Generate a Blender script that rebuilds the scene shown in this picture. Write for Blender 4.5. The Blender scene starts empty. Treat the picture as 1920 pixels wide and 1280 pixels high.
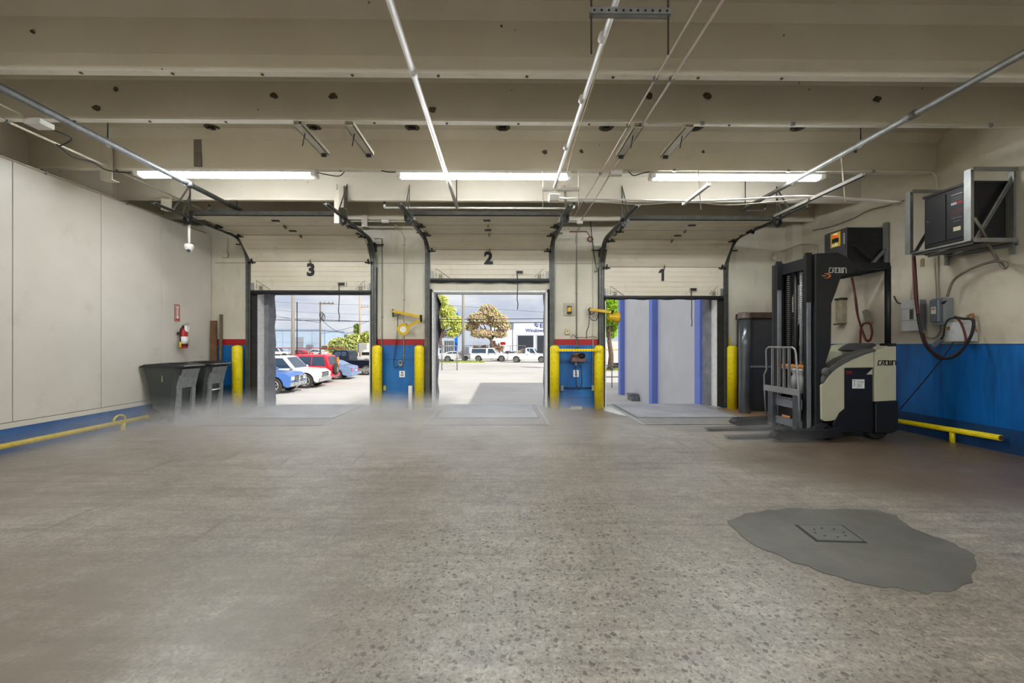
import bpy, bmesh, math, random
from mathutils import Vector, Matrix
random.seed(7)
scene = bpy.context.scene
COL = scene.collection

# ------------------------------------------------------------------ camera
F_PX, CAM_H = 792.0, 1.32
YAW = math.atan(10 / F_PX)
cam_d = bpy.data.cameras.new('camera'); cam = bpy.data.objects.new('camera', cam_d); COL.objects.link(cam)
cam_d.sensor_width = 36; cam_d.lens = 36 * F_PX / 1920
cam_d.shift_x = 10 / 1920; cam_d.shift_y = 5 / 1920
cam_d.clip_start = 0.05; cam_d.clip_end = 1000
cam.location = (0, 0, CAM_H); cam.rotation_euler = (math.pi / 2, 0, -YAW)
scene.camera = cam
scene.view_settings.view_transform = 'Standard'
scene.view_settings.look = 'None'
scene.view_settings.gamma = 1
scene.view_settings.use_curve_mapping = False
scene.view_settings.exposure = 0.0
scene.cycles.volume_bounces = 2; scene.cycles.max_bounces = 6; scene.cycles.diffuse_bounces = 4; scene.cycles.glossy_bounces = 2; scene.cycles.transmission_bounces = 2; scene.cycles.caustics_reflective = False; scene.cycles.caustics_refractive = False

# ------------------------------------------------------------------ sky and sun
LAMP = 76.0        # emission of the LED strip lights
world = bpy.data.worlds.new('sky'); scene.world = world; world.use_nodes = True
wn = world.node_tree; wn.nodes.clear()
def wnode(t, **k):
    n = wn.nodes.new(t)
    for a, b in k.items(): setattr(n, a, b)
    return n
_tc = wnode('ShaderNodeTexCoord'); _mp = wnode('ShaderNodeMapping'); _mp.inputs['Scale'].default_value = (1, 1, 3.2)
_nz = wnode('ShaderNodeTexNoise'); _nz.inputs['Scale'].default_value = 5.5; _nz.inputs['Detail'].default_value = 6; _nz.inputs['Roughness'].default_value = .55
_rp = wnode('ShaderNodeValToRGB')
_rp.color_ramp.elements[0].position = .36; _rp.color_ramp.elements[0].color = (.50, .56, .67, 1)
_rp.color_ramp.elements[1].position = .66; _rp.color_ramp.elements[1].color = (.82, .83, .86, 1)
_bg = wnode('ShaderNodeBackground'); _bg.inputs['Strength'].default_value = 1.1
_wo = wnode('ShaderNodeOutputWorld')
wn.links.new(_tc.outputs['Generated'], _mp.inputs['Vector']); wn.links.new(_mp.outputs[0], _nz.inputs['Vector'])
wn.links.new(_nz.outputs['Fac'], _rp.inputs['Fac']); wn.links.new(_rp.outputs['Color'], _bg.inputs['Color'])
wn.links.new(_bg.outputs[0], _wo.inputs['Surface'])
sun_d = bpy.data.lights.new('sun', 'SUN'); sun_d.energy = 4.1; sun_d.angle = .012; sun_d.color = (1, .965, .9)
sun = bpy.data.objects.new('sun', sun_d); COL.objects.link(sun); sun.location = (30, -20, 40)
sun.rotation_euler = Vector((-7, 6, -6.65)).to_track_quat('-Z', 'Y').to_euler()

# ------------------------------------------------------------------ pixel -> place helpers (a pixel gives a direction only)
def ray(px, py):
    dx = (px - 950) / F_PX
    c, s = math.cos(YAW), math.sin(YAW)
    return Vector((dx * c + s, -dx * s + c, -(py - 645) / F_PX))
def onY(px, py, Y): r = ray(px, py); return r * (Y / r.y) + Vector((0, 0, CAM_H))
def onX(px, py, X): r = ray(px, py); return r * (X / r.x) + Vector((0, 0, CAM_H))
def onZ(px, py, z=0.0): r = ray(px, py); return r * ((z - CAM_H) / r.z) + Vector((0, 0, CAM_H))
GZ = -1.15                                   # yard level, the dock stands above it
def gnd(px, py): return onZ(px, py, GZ)

# ------------------------------------------------------------------ materials
def S(r, g, b):
    f = lambda c: (c / 255 / 12.92) if c / 255 <= .04045 else ((c / 255 + .055) / 1.055) ** 2.4
    return (f(r), f(g), f(b), 1)
MATS = {}
class NT:
    def __init__(s, name):
        s.m = bpy.data.materials.new(name); s.m.use_nodes = True; s.t = s.m.node_tree
        s.b = s.t.nodes['Principled BSDF']; s.tc = s.t.nodes.new('ShaderNodeTexCoord'); s.P = s.tc.outputs['Object']
    def n(s, typ, ins=None, **k):
        nd = s.t.nodes.new(typ)
        for a, b in k.items(): setattr(nd, a, b)
        for a, b in (ins or {}).items(): s.set(nd.inputs[a], b)
        return nd
    def set(s, sock, v):
        if isinstance(v, bpy.types.NodeSocket): s.t.links.new(v, sock)
        else: sock.default_value = v
    def math(s, op, a, b=0.0, clamp=False):
        nd = s.n('ShaderNodeMath', operation=op, use_clamp=clamp); s.set(nd.inputs[0], a); s.set(nd.inputs[1], b); return nd.outputs[0]
    def noise(s, scale, detail=4, rough=.55, vec=None, out='Fac'):
        return s.n('ShaderNodeTexNoise', {'Scale': scale, 'Detail': min(detail, 3), 'Roughness': rough, 'Vector': vec or s.P}).outputs[out]
    def map(s, scale=(1, 1, 1), loc=(0, 0, 0), rot=(0, 0, 0)):
        return s.n('ShaderNodeMapping', {'Vector': s.P, 'Scale': scale, 'Location': loc, 'Rotation': rot}).outputs[0]
    def ramp(s, fac, *stops, const=False):
        nd = s.n('ShaderNodeValToRGB', {'Fac': fac}); cr = nd.color_ramp
        if const: cr.interpolation = 'CONSTANT'
        while len(cr.elements) < len(stops): cr.elements.new(.5)
        for e, (p, c) in zip(cr.elements, stops):
            e.position = p; e.color = c if not isinstance(c, (int, float)) else (c, c, c, 1)
        return nd.outputs['Color']
    def mix(s, fac, a, b, mode='MIX'):
        nd = s.n('ShaderNodeMix', data_type='RGBA', blend_type=mode)
        s.set(nd.inputs[0], fac); s.set(nd.inputs[6], a); s.set(nd.inputs[7], b); return nd.outputs[2]
    def bump(s, h, strength=.2, dist=.01):
        nd = s.n('ShaderNodeBump', {'Height': h, 'Strength': strength, 'Distance': dist}); s.set(s.b.inputs['Normal'], nd.outputs[0])
    def xyz(s):
        o = s.n('ShaderNodeSeparateXYZ', {0: s.P}).outputs; return o[0], o[1], o[2]
def mat(name, rgb, rough=.6, metal=0.0, var=.10, scale=5.0, bump=0.0, bscale=60.0, dirt=0.0, emit=0.0, alpha=None):
    if name in MATS: return MATS[name]
    n = NT(name); c = S(*rgb) if max(rgb) > 1 else (*rgb, 1)
    fac = n.noise(scale, 5)
    k = n.ramp(fac, (.3, 1 - var), (.7, 1 + var * .5))
    col = n.mix(1.0, c, k, 'MULTIPLY')
    if dirt:
        d = n.ramp(n.noise(scale * 2.7, 8, .65), (.55, 0.0), (.75, dirt))
        col = n.mix(d, col, (.05, .04, .03, 1))
    n.set(n.b.inputs['Base Color'], col); n.b.inputs['Roughness'].default_value = rough; n.b.inputs['Metallic'].default_value = metal
    if bump: n.bump(n.noise(bscale, 5), bump, .01)
    if emit: n.set(n.b.inputs['Emission Color'], c); n.b.inputs['Emission Strength'].default_value = emit
    MATS[name] = n.m; return n.m

# ------------------------------------------------------------------ mesh builder
OFF = {}
def col_off(o): return OFF.get(o.name, Vector((0, 0, 0))) if o else Vector((0, 0, 0))
class MB:
    def __init__(s): s.v = []; s.f = []; s.sm = []
    def add(s, vs, fs, smooth=False):
        b = len(s.v); s.v += [tuple(x) for x in vs]
        for f in fs: s.f.append(tuple(b + i for i in f)); s.sm.append(smooth)
        return s
    def box(s, x0, x1, y0, y1, z0, z1):
        return s.add([(x0,y0,z0),(x1,y0,z0),(x1,y1,z0),(x0,y1,z0),(x0,y0,z1),(x1,y0,z1),(x1,y1,z1),(x0,y1,z1)],
                     [(0,3,2,1),(4,5,6,7),(0,1,5,4),(1,2,6,5),(2,3,7,6),(3,0,4,7)])
    def beam(s, p0, p1, w, h, up=(0, 0, 1)):
        p0, p1 = Vector(p0), Vector(p1); d = (p1 - p0).normalized(); up = Vector(up)
        if abs(d.dot(up)) > .98: up = Vector((0, 1, 0)) if abs(d.y) < .9 else Vector((1, 0, 0))
        a = d.cross(up).normalized(); b = a.cross(d).normalized()
        vs = [p + a * (w / 2 * i) + b * (h / 2 * j) for p in (p0, p1) for i, j in ((-1,-1),(1,-1),(1,1),(-1,1))]
        return s.add(vs, [(0,1,2,3),(7,6,5,4),(0,4,5,1),(1,5,6,2),(2,6,7,3),(3,7,4,0)])
    def tube(s, pts, r, n=8, caps=True, closed=False):
        pts = [Vector(p) for p in pts]; R = r if isinstance(r, (list, tuple)) else [r] * len(pts)
        m = len(pts); ref = None; vs = []
        for i, p in enumerate(pts):
            if closed: d = pts[(i + 1) % m] - pts[i - 1]
            else: d = pts[min(i + 1, m - 1)] - pts[max(i - 1, 0)]
            d = d.normalized() if d.length > 1e-9 else Vector((0, 0, 1))
            if ref is None:
                ref = Vector((0, 0, 1)) if abs(d.z) < .9 else Vector((1, 0, 0))
            a = ref - d * ref.dot(d)
            if a.length < 1e-4: a = d.orthogonal()
            a.normalize(); b = d.cross(a); ref = a
            vs += [p + (a * math.cos(2*math.pi*k/n) + b * math.sin(2*math.pi*k/n)) * R[i] for k in range(n)]
        base = len(s.v); s.v += [tuple(x) for x in vs]
        for i in range(m if closed else m - 1):
            j = (i + 1) % m
            for k in range(n):
                s.f.append((base+i*n+k, base+i*n+(k+1)%n, base+j*n+(k+1)%n, base+j*n+k)); s.sm.append(True)
        if caps and not closed:
            s.f.append(tuple(base+k for k in range(n))[::-1]); s.sm.append(False)
            s.f.append(tuple(base+(m-1)*n+k for k in range(n))); s.sm.append(False)
        return s
    def cyl(s, p0, p1, r, n=14, r1=None): return s.tube([p0, p1], [r, r if r1 is None else r1], n)
    def prism(s, pts, plane, a, b):
        """pts 2-D polygon; plane xz -> extruded along y, yz -> along x, xy -> along z"""
        def P(p, t): return {'xz': (p[0], t, p[1]), 'yz': (t, p[0], p[1]), 'xy': (p[0], p[1], t)}[plane]
        n = len(pts); vs = [P(p, a) for p in pts] + [P(p, b) for p in pts]
        fs = [tuple(range(n)), tuple(range(2*n-1, n-1, -1))] + [(i, i+n, (i+1)%n+n, (i+1)%n) for i in range(n)]
        return s.add(vs, fs)
    def lathe(s, prof, c=(0,0,0), axis='z', n=20):
        c = Vector(c); vs = []
        for r, h in prof:
            for k in range(n):
                a = 2*math.pi*k/n; u, w = r*math.cos(a), r*math.sin(a)
                vs.append(c + Vector({'z': (u, w, h), 'y': (u, h, w), 'x': (h, u, w)}[axis]))
        fs = [(i*n+k, i*n+(k+1)%n, (i+1)*n+(k+1)%n, (i+1)*n+k) for i in range(len(prof)-1) for k in range(n)]
        s.add(vs, fs, True); b = len(s.v) - len(vs)
        for i in (0, len(prof)-1):
            if prof[i][0] > 1e-4: s.f.append(tuple(b+i*n+k for k in range(n))); s.sm.append(False)
        return s
    def sphere(s, c, r, n=14, m=8, sc=(1,1,1)):
        vs = []; c = Vector(c)
        for i in range(m+1):
            t = math.pi*i/m
            for k in range(n):
                a = 2*math.pi*k/n
                vs.append(c + Vector((r*sc[0]*math.sin(t)*math.cos(a), r*sc[1]*math.sin(t)*math.sin(a), r*sc[2]*math.cos(t))))
        return s.add(vs, [(i*n+k, i*n+(k+1)%n, (i+1)*n+(k+1)%n, (i+1)*n+k) for i in range(m) for k in range(n)], True)
    def quad(s, a, b, c, d): return s.add([a, b, c, d], [(0, 1, 2, 3)])
    def build(s, name, m, parent=None, bevel=0.0, seg=2, local=False):
        off = Vector((0,0,0)) if local else col_off(parent)
        me = bpy.data.meshes.new(name)
        me.from_pydata([(x-off.x, y-off.y, z-off.z) for x, y, z in s.v], [], s.f)
        me.polygons.foreach_set('use_smooth', s.sm)
        bm = bmesh.new(); bm.from_mesh(me)
        bmesh.ops.remove_doubles(bm, verts=bm.verts, dist=1e-5)
        bmesh.ops.recalc_face_normals(bm, faces=bm.faces)
        if bevel:
            es = [e for e in bm.edges if len(e.link_faces) == 2 and e.calc_face_angle(0) > .5]
            bmesh.ops.bevel(bm, geom=es, offset=bevel, segments=seg, affect='EDGES', profile=.5, clamp_overlap=True)
        bm.to_mesh(me); bm.free()
        o = bpy.data.objects.new(name, me); COL.objects.link(o); o.data.materials.append(m)
        if parent: o.parent = parent; OFF[o.name] = off
        return o
def tag(o, label, cat, group=None, kind=None):
    o['label'] = label; o['category'] = cat
    if group: o['group'] = group
    if kind: o['kind'] = kind
    return o
def thing(name, label, cat, loc=(0,0,0), rz=0.0, group=None, kind=None):
    o = bpy.data.objects.new(name, None); COL.objects.link(o); o.location = loc; o.rotation_euler = (0, 0, rz)
    o.empty_display_size = .1; OFF[o.name] = Vector(loc)
    return tag(o, label, cat, group, kind)
def solo(mb, name, m, label, cat, loc, group=None, bevel=0.0, kind=None):
    """a thing of one mesh with its origin at loc"""
    e = Vector(loc); mb.v = [(x-e.x, y-e.y, z-e.z) for x, y, z in mb.v]
    o = mb.build(name, m, None, bevel); o.location = loc
    return tag(o, label, cat, group, kind)
def text_mesh(body, size, align='CENTER', ext=.002, offset=0.0):
    cu = bpy.data.curves.new('lettering', 'FONT'); cu.body = body; cu.size = size; cu.extrude = ext; cu.align_x = align; cu.align_y = 'CENTER'; cu.offset = offset
    cu.resolution_u = 4
    ob = bpy.data.objects.new('lettering', cu); COL.objects.link(ob)
    bpy.context.view_layer.update()
    me = bpy.data.meshes.new_from_object(ob.evaluated_get(bpy.context.evaluated_depsgraph_get()))
    bpy.data.objects.remove(ob); bpy.data.curves.remove(cu)
    return me
def text(name, body, size, loc, rot, m, parent, align='CENTER', ext=.002, offset=0.0, local=False):
    me = text_mesh(body, size, align, ext, offset)
    o = bpy.data.objects.new(name, me); COL.objects.link(o); me.materials.append(m)
    o.rotation_euler = rot; off = Vector((0,0,0)) if local else col_off(parent)
    o.location = Vector(loc) - off
    if parent: o.parent = parent
    return o
def arc(c, r, a0, a1, n=8): return [(c[0] + r*math.cos(a0+(a1-a0)*i/n), c[1] + r*math.sin(a0+(a1-a0)*i/n)) for i in range(n+1)]
def bez(p, n=16):
    """smooth curve through the given points (Catmull-Rom)"""
    p = [Vector(q) for q in p]; q = [p[0]*2-p[1]] + p + [p[-1]*2-p[-2]]; out = []
    for i in range(1, len(q)-2):
        for k in range(n):
            t = k/n; a, b, c, d = q[i-1], q[i], q[i+1], q[i+2]
            out.append(.5*((2*b)+(c-a)*t+(2*a-5*b+4*c-d)*t*t+(3*b-a-3*c+d)*t**3))
    out.append(p[-1]); return out
# ------------------------------------------------------------------ shared paints
steel = mat('galvanised_steel', (150, 152, 150), .42, .75, .18, 9)
dsteel = mat('dark_steel', (52, 54, 56), .45, .6, .2, 9)
black = mat('black_iron', (20, 20, 21), .5, .2, .2, 12)
rubber = mat('black_rubber', (24, 24, 25), .75, 0, .2, 10)
yellow = mat('yellow_paint', (238, 214, 8), .42, 0, .08, 7, dirt=.35)
white_p = mat('white_paint', (226, 224, 218), .5, 0, .06, 6)
offwhite = mat('cream_paint', (196, 190, 172), .55, 0, .08, 6)
wood = mat('weathered_wood', (112, 80, 50), .75, 0, .35, 9)
paper = mat('white_paper', (232, 232, 228), .8, 0, .05, 6)
red_p = mat('red_paint', (176, 16, 22), .35, 0, .08, 6)
grey_p = mat('grey_enamel', (128, 134, 140), .45, .1, .08, 7)
cablem = mat('black_cable', (22, 20, 20), .55, 0, .1, 9)
redcable = mat('dark_red_cable', (92, 20, 18), .5, 0, .15, 9)
whitecable = mat('white_cable', (214, 208, 196), .5, 0, .06, 9)
glassm = mat('dark_glass', (60, 72, 82), .08, 0, .05, 2)

WALL_Y, WALL_T = 8.78, .30
XR, XLP, XLT = 6.15, -5.97, -6.50          # right wall, left panelling, left wall behind it
BEAM_Z, SLAB_Z = 3.75, 4.25
REAR = -7.0
DOORS = {3: (-5.10, -2.70), 2: (-1.44, .965), 1: (2.15, 4.58)}

# floor -------------------------------------------------------------
n = NT('worn_concrete'); X_, Y_, Z_ = n.xyz()
big = n.noise(.55, 5, .6); mid = n.noise(2.6, 7, .62)
base = n.ramp(big, (.30, S(120, 110, 97)), (.48, S(144, 136, 123)), (.70, S(168, 161, 149)))
base = n.mix(n.ramp(mid, (.35, .0), (.75, .55)), base, S(140, 130, 114))
strk = n.noise(1.0, 6, .7, n.map((.55, 7, 1)))
base = n.mix(n.ramp(strk, (.47, 0.0), (.72, .6)), base, S(104, 93, 80))
scr = n.noise(1.0, 3, .5, n.map((9, .7, 1), rot=(0, 0, .6)))
base = n.mix(n.ramp(scr, (.66, 0.0), (.70, .5)), base, S(90, 82, 72))
# pebbles worn bare in the middle of the floor near the viewer
wob = n.n('ShaderNodeVectorMath', {0: n.noise(38, 3, .6, out='Color'), 1: (.045, .045, 0)}, operation='MULTIPLY').outputs[0]
wp_ = n.n('ShaderNodeVectorMath', {0: n.P, 1: wob}, operation='ADD').outputs[0]
vor = n.n('ShaderNodeTexVoronoi', {'Scale': 30.0, 'Vector': wp_, 'Randomness': 1.0})
vor2 = n.n('ShaderNodeTexVoronoi', {'Scale': 64.0, 'Vector': wp_, 'Randomness': 1.0})
size = n.math('MULTIPLY', n.n('ShaderNodeSeparateColor', {0: vor.outputs['Color']}).outputs[0], .46)
peb = n.math('LESS_THAN', n.math('ADD', vor.outputs['Distance'], n.math('MULTIPLY', n.noise(90, 2), .12)), size)
size2 = n.math('MULTIPLY', n.n('ShaderNodeSeparateColor', {0: vor2.outputs['Color']}).outputs[1], .46)
peb2 = n.math('LESS_THAN', n.math('ADD', vor2.outputs['Distance'], n.math('MULTIPLY', n.noise(120, 2), .12)), size2)
dx = n.math('DIVIDE', n.math('SUBTRACT', X_, .55), 1.9); dy = n.math('DIVIDE', n.math('SUBTRACT', Y_, 1.2), 3.0)
dist = n.math('SQRT', n.math('ADD', n.math('MULTIPLY', dx, dx), n.math('MULTIPLY', dy, dy)))
dist = n.math('ADD', dist, n.math('MULTIPLY', n.math('SUBTRACT', n.noise(1.1, 4), .5), 1.3))
zone = n.ramp(dist, (.65, 1.0), (1.1, 0.0))
wear = n.math('MULTIPLY', n.math('MAXIMUM', peb, peb2), zone)
base = n.mix(n.math('MULTIPLY', zone, .30), base, S(160, 152, 136))
pebc = n.ramp(n.n('ShaderNodeSeparateColor', {0: vor.outputs['Color']}).outputs[2], (.0, S(58, 51, 43)), (.8, S(92, 83, 70)))
base = n.mix(n.math('MULTIPLY', wear, .8), base, pebc)
blot = n.noise(5.5, 7, .68); base = n.mix(1.0, base, n.ramp(blot, (.3, .78), (.7, 1.14)), 'MULTIPLY')
fine = n.noise(52, 6, .75); base = n.mix(1.0, base, n.ramp(fine, (.34, .62), (.66, 1.24)), 'MULTIPLY')
gr2 = n.noise(19, 5, .75); base = n.mix(1.0, base, n.ramp(gr2, (.36, .78), (.64, 1.14)), 'MULTIPLY')
lng = n.noise(1.0, 5, .6, n.map((1.6, 22, 1), rot=(0, 0, .08))); base = n.mix(1.0, base, n.ramp(lng, (.35, .86), (.65, 1.06)), 'MULTIPLY')
brn = n.noise(1.3, 6, .65)
def stain(cx, cy, rx, ry, amt, c, lo=.35):
    global base
    a = n.math('DIVIDE', n.math('SUBTRACT', X_, cx), rx); b = n.math('DIVIDE', n.math('SUBTRACT', Y_, cy), ry)
    m_ = n.math('SUBTRACT', 1.0, n.math('ADD', n.math('MULTIPLY', a, a), n.math('MULTIPLY', b, b)), True)
    base = n.mix(n.math('MULTIPLY', n.math('MULTIPLY', m_, amt), n.ramp(brn, (lo, 0.0), (lo+.25, 1.0)), True), base, c)
stain(5.0, 4.6, 2.6, 1.6, 1.6, S(98, 82, 64), .2); stain(1.75, 8.1, 1.0, .8, 1.8, S(112, 92, 72), .3); stain(4.9, 8.0, .9, .8, 2.0, S(150, 112, 76), .25); stain(-5.2, 3.6, 1.8, 1.6, 1.2, S(112, 98, 84), .3); stain(-2.6, 1.9, 2.6, 1.0, 1.2, S(110, 99, 84), .35)
n.set(n.b.inputs['Base Color'], base); n.b.inputs['Specular IOR Level'].default_value = .5; n.b.inputs['Coat Weight'].default_value = .6; n.b.inputs['Coat IOR'].default_value = 1.65; n.set(n.b.inputs['Coat Roughness'], n.ramp(n.noise(1.2, 6, .65), (.3, .32), (.7, .46)))
rg = n.ramp(n.noise(1.7, 6, .65), (.3, .40), (.7, .60)); rg2 = n.math('ADD', rg, n.math('MULTIPLY', wear, .2))
n.set(n.b.inputs['Roughness'], rg2)
n.bump(fine, .10, .01)
conc = n.m
fl = MB().box(XLT - .3, XR + .3, REAR, 9.08, -.25, 0).build('floor', conc); tag(fl, 'worn grey concrete floor of the loading dock', 'floor', kind='structure')

# repair patch with its steel cover
pp = [(1363,975),(1400,963),(1440,957),(1500,953),(1560,954),(1640,956),(1680,966),(1700,985),(1745,1005),(1795,1020),(1822,1040),(1833,1062),(1826,1085),(1800,1104),(1740,1113),(1690,1105),(1640,1100),(1585,1085),(1530,1068),(1480,1052),(1430,1030),(1390,1003)]
poly = []
for i, p in enumerate(pp):
    a, b = onZ(*p), onZ(*pp[(i+1) % len(pp)])
    for t in (0, .33, .66):
        q = a.lerp(b, t); poly.append((q.x + random.uniform(-.018, .018), q.y + random.uniform(-.018, .018)))
patchm = NT('smooth_cement_patch'); q = patchm
pc = q.ramp(q.noise(1.6, 6, .6), (.3, S(84, 83, 78)), (.7, S(112, 110, 103)))
pc = q.mix(q.ramp(q.noise(34, 6, .7), (.3, .25), (.7, .0)), pc, S(70, 68, 62)); pc = q.mix(q.ramp(q.noise(4.2, 7, .7), (.5, 0.0), (.75, .5)), pc, S(84, 80, 70)); q.set(q.b.inputs['Base Color'], pc); q.b.inputs['Roughness'].default_value = .42
MB().prism(poly, 'xy', .0004, .004).build('cement_patch', q.m, fl)
wp = [onZ(*p) for p in ((1130,764),(1146,759),(1160,758),(1178,768),(1196,781),(1178,780),(1160,777),(1142,772),(1134,770))]; MB().prism([(v.x, v.y) for v in wp], 'xy', .0003, .0015).build('worn_white_patch', mat('worn_white', (226, 226, 224), .5, 0, .25, 9, dirt=.5), fl)
hp = [onZ(*p) for p in ((1490,985),(1580,986),(1626,1019),(1530,1016))]
hp = [(v.x, v.y) for v in hp]; cx = sum(p[0] for p in hp)/4; cy = sum(p[1] for p in hp)/4
hatch = thing('floor_hatch', 'square steel floor hatch set in the dark cement patch', 'hatch', (cx, cy, .004))
MB().prism(hp, 'xy', .004, .007).build('frame', mat('hatch_frame', (52, 50, 47), .6, .3), hatch)
MB().prism([(cx+(x-cx)*.90, cy+(y-cy)*.90) for x, y in hp], 'xy', .006, .011).build('plate', mat('hatch_plate', (112, 112, 108), .45, .35, .15, 8), hatch)
for k in range(8):
    a = k*math.pi/4; MB().cyl((cx+.10*math.cos(a), cy+.07*math.sin(a), .009), (cx+.10*math.cos(a), cy+.07*math.sin(a), .0125), .008, 8).build('bolt', black, hatch)

# ceiling -----------------------------------------------------------
n = NT('ceiling_paint'); sp = n.n('ShaderNodeTexVoronoi', {'Scale': 8.0, 'Vector': n.P})
rr = n.n('ShaderNodeSeparateColor', {0: sp.outputs['Color']}).outputs[0]
spot = n.math('LESS_THAN', sp.outputs['Distance'], n.math('MULTIPLY', n.math('MAXIMUM', n.math('SUBTRACT', rr, .72), 0), .35))
cc = n.ramp(n.noise(.9, 6, .6), (.3, S(196, 188, 170)), (.7, S(209, 202, 186)))
cc = n.mix(n.math('MULTIPLY', spot, .7), cc, S(70, 62, 50))
n.set(n.b.inputs['Base Color'], cc); n.b.inputs['Roughness'].default_value = .6; n.bump(n.noise(25, 5), .08, .01); ceilm = n.m
ce = MB().box(XLT - .3, XR + .3, REAR, 9.08, SLAB_Z, 4.75).build('ceiling', ceilm); tag(ce, 'beige painted concrete ceiling slab with ribs', 'ceiling', kind='structure')
BEAMS = [8.245, 7.157, 5.90, 4.606, 3.782] + [2.4 - 1.25*i for i in range(8)]
beamo = []
for i, y in enumerate(BEAMS):
    ch = .06 if i == 4 else 0; hz = .10 if i == 4 else .03
    prof = [(y+.004, BEAM_Z), (y+.083, BEAM_Z), (y+.115, SLAB_Z-.10), (y+.20, SLAB_Z), (y-.12-ch, SLAB_Z), (y-.025-ch, SLAB_Z-.10), (y-.004-ch, BEAM_Z+hz)]
    ya_, yb_ = prof[0][0], prof[1][0]
    beamo.append(MB().prism(prof, 'yz', XLT, XR).build('beam', ceilm, ce))
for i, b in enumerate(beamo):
    y0_ = BEAMS[i]+.002; MB().box(XLT+.01, XR-.01, y0_+.004, y0_+.079, BEAM_Z-.003, BEAM_Z+.004).build('soffit_bounce_strip', mat('soffit_bounce_tone', (240, 235, 222), .5, 0, .06, 3, dirt=.15), b)  # pale strip: light bounced off the floor put into the beam underside colour
rough_c = mat('broken_concrete', (88, 78, 60), .9, 0, .4, 40, bump=.6, bscale=60)
def rosette(px, py):
    p = onZ(px, py, SLAB_Z)
    r = MB().lathe([(.10, 0), (.085, -.012), (.055, -.006), (.05, .0)], (p.x, p.y, SLAB_Z), n=14).build('anchor_patch', rough_c, ce)
    MB().box(p.x-.03, p.x+.03, p.y-.03, p.y+.03, SLAB_Z-.02, SLAB_Z).cyl((p.x, p.y, SLAB_Z), (p.x, p.y, SLAB_Z-.03), .012, 8).build('insert', dsteel, r)
for px in (398, 773, 943, 1137, 1497, 588, 1305): rosette(px, 239)
def chip(bi, px, py, r=.05):
    y = BEAMS[bi]-.012-(.065 if bi == 4 else 0); p = onY(px, py, y); vs = []
    k = 11; pts = [(p.x + r*random.uniform(.6, 1.1)*math.cos(2*math.pi*i/k), p.z + .8*r*random.uniform(.6, 1.1)*math.sin(2*math.pi*i/k)) for i in range(k)]
    MB().prism(pts, 'xz', y-.012, y+.03).build('chipped_spot', rough_c, beamo[bi])
for a in ((3,182,203,.05),(3,218,168,.03),(3,515,180,.045),(3,625,181,.05),(3,811,206,.045),(3,1217,181,.05),(3,1326,180,.05),(3,1643,186,.05),(2,1021,285,.04),(2,1090,284,.035),(2,1318,285,.03),(2,1603,284,.03),(4,62,60,.02),(4,940,50,.015)): chip(*a)
boltm = mat('rusty_bolt', (92, 80, 64), .7, .3, .3, 30)
for bi, xs in ((4, (162, 330, 495, 662, 822, 988, 1150, 1311, 1470)), (3, (150, 288, 428, 565, 703, 838, 972, 1105, 1370)), (2, (90, 260, 425, 535, 640, 780, 965))):
    for px in xs:
        y = BEAMS[bi]+.045; p = onZ(px, 200, BEAM_Z); s = (px-940)/(F_PX)*y
        MB().cyl((s, y, BEAM_Z-.010), (s, y, BEAM_Z+.01), .014, 8).build('bolt', boltm, beamo[bi])

# walls -------------------------------------------------------------
n = NT('dock_wall_paint'); X_, Y_, Z_ = n.xyz()
cream = n.ramp(n.noise(1.1, 6, .6), (.3, S(186, 180, 160)), (.7, S(206, 201, 184)))
cream = n.mix(n.ramp(n.noise(2.2, 8, .7, n.map((2.2, 1, .5))), (.56, 0.0), (.82, .4)), cream, S(128, 116, 92))
blue = n.ramp(n.noise(1.5, 6, .6, n.map((2.5, 2.5, .6))), (.3, S(0, 78, 142)), (.75, S(24, 112, 178)))
blue = n.mix(n.ramp(n.noise(5, 8, .7), (.6, 0.0), (.8, .45)), blue, S(18, 48, 70))
ylw = S(214, 196, 20)
isblue = n.math('LESS_THAN', Z_, 1.30); isred = n.math('MULTIPLY', n.math('LESS_THAN', Z_, 1.425), n.math('LESS_THAN', X_, 4.4))
col = n.mix(isred, cream, S(158, 14, 24)); col = n.mix(isblue, col, blue)
near1 = n.math('MULTIPLY', n.math('GREATER_THAN', X_, 4.5), n.math('LESS_THAN', X_, 4.80)); lowz = n.math('MULTIPLY', n.math('LESS_THAN', Z_, 1.45), n.math('GREATER_THAN', Z_, .36))
ybl = n.ramp(n.math('ADD', Z_, n.math('MULTIPLY', n.noise(6, 4), .3)), (1.25, 1.0), (1.45, 0.0))
col = n.mix(n.math('MULTIPLY', near1, n.math('MULTIPLY', lowz, .85)), col, ylw)
n.set(n.b.inputs['Base Color'], col); n.b.inputs['Roughness'].default_value = .5; n.bump(n.noise(30, 5), .06, .01); backm = n.m
w = MB(); xs = [XLT - .3]
for k in (3, 2, 1): xs += list(DOORS[k])
xs.append(XR + .6)
for i in range(0, len(xs), 2): w.box(xs[i], xs[i+1], WALL_Y, WALL_Y+WALL_T, 0, 2.43)
w.box(XLT-.3, XR+.6, WALL_Y, WALL_Y+WALL_T, 2.43, SLAB_Z)
wb = w.build('wall_back', backm); tag(wb, 'dock wall with three door openings, cream over a red stripe and blue', 'wall', kind='structure')
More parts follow.
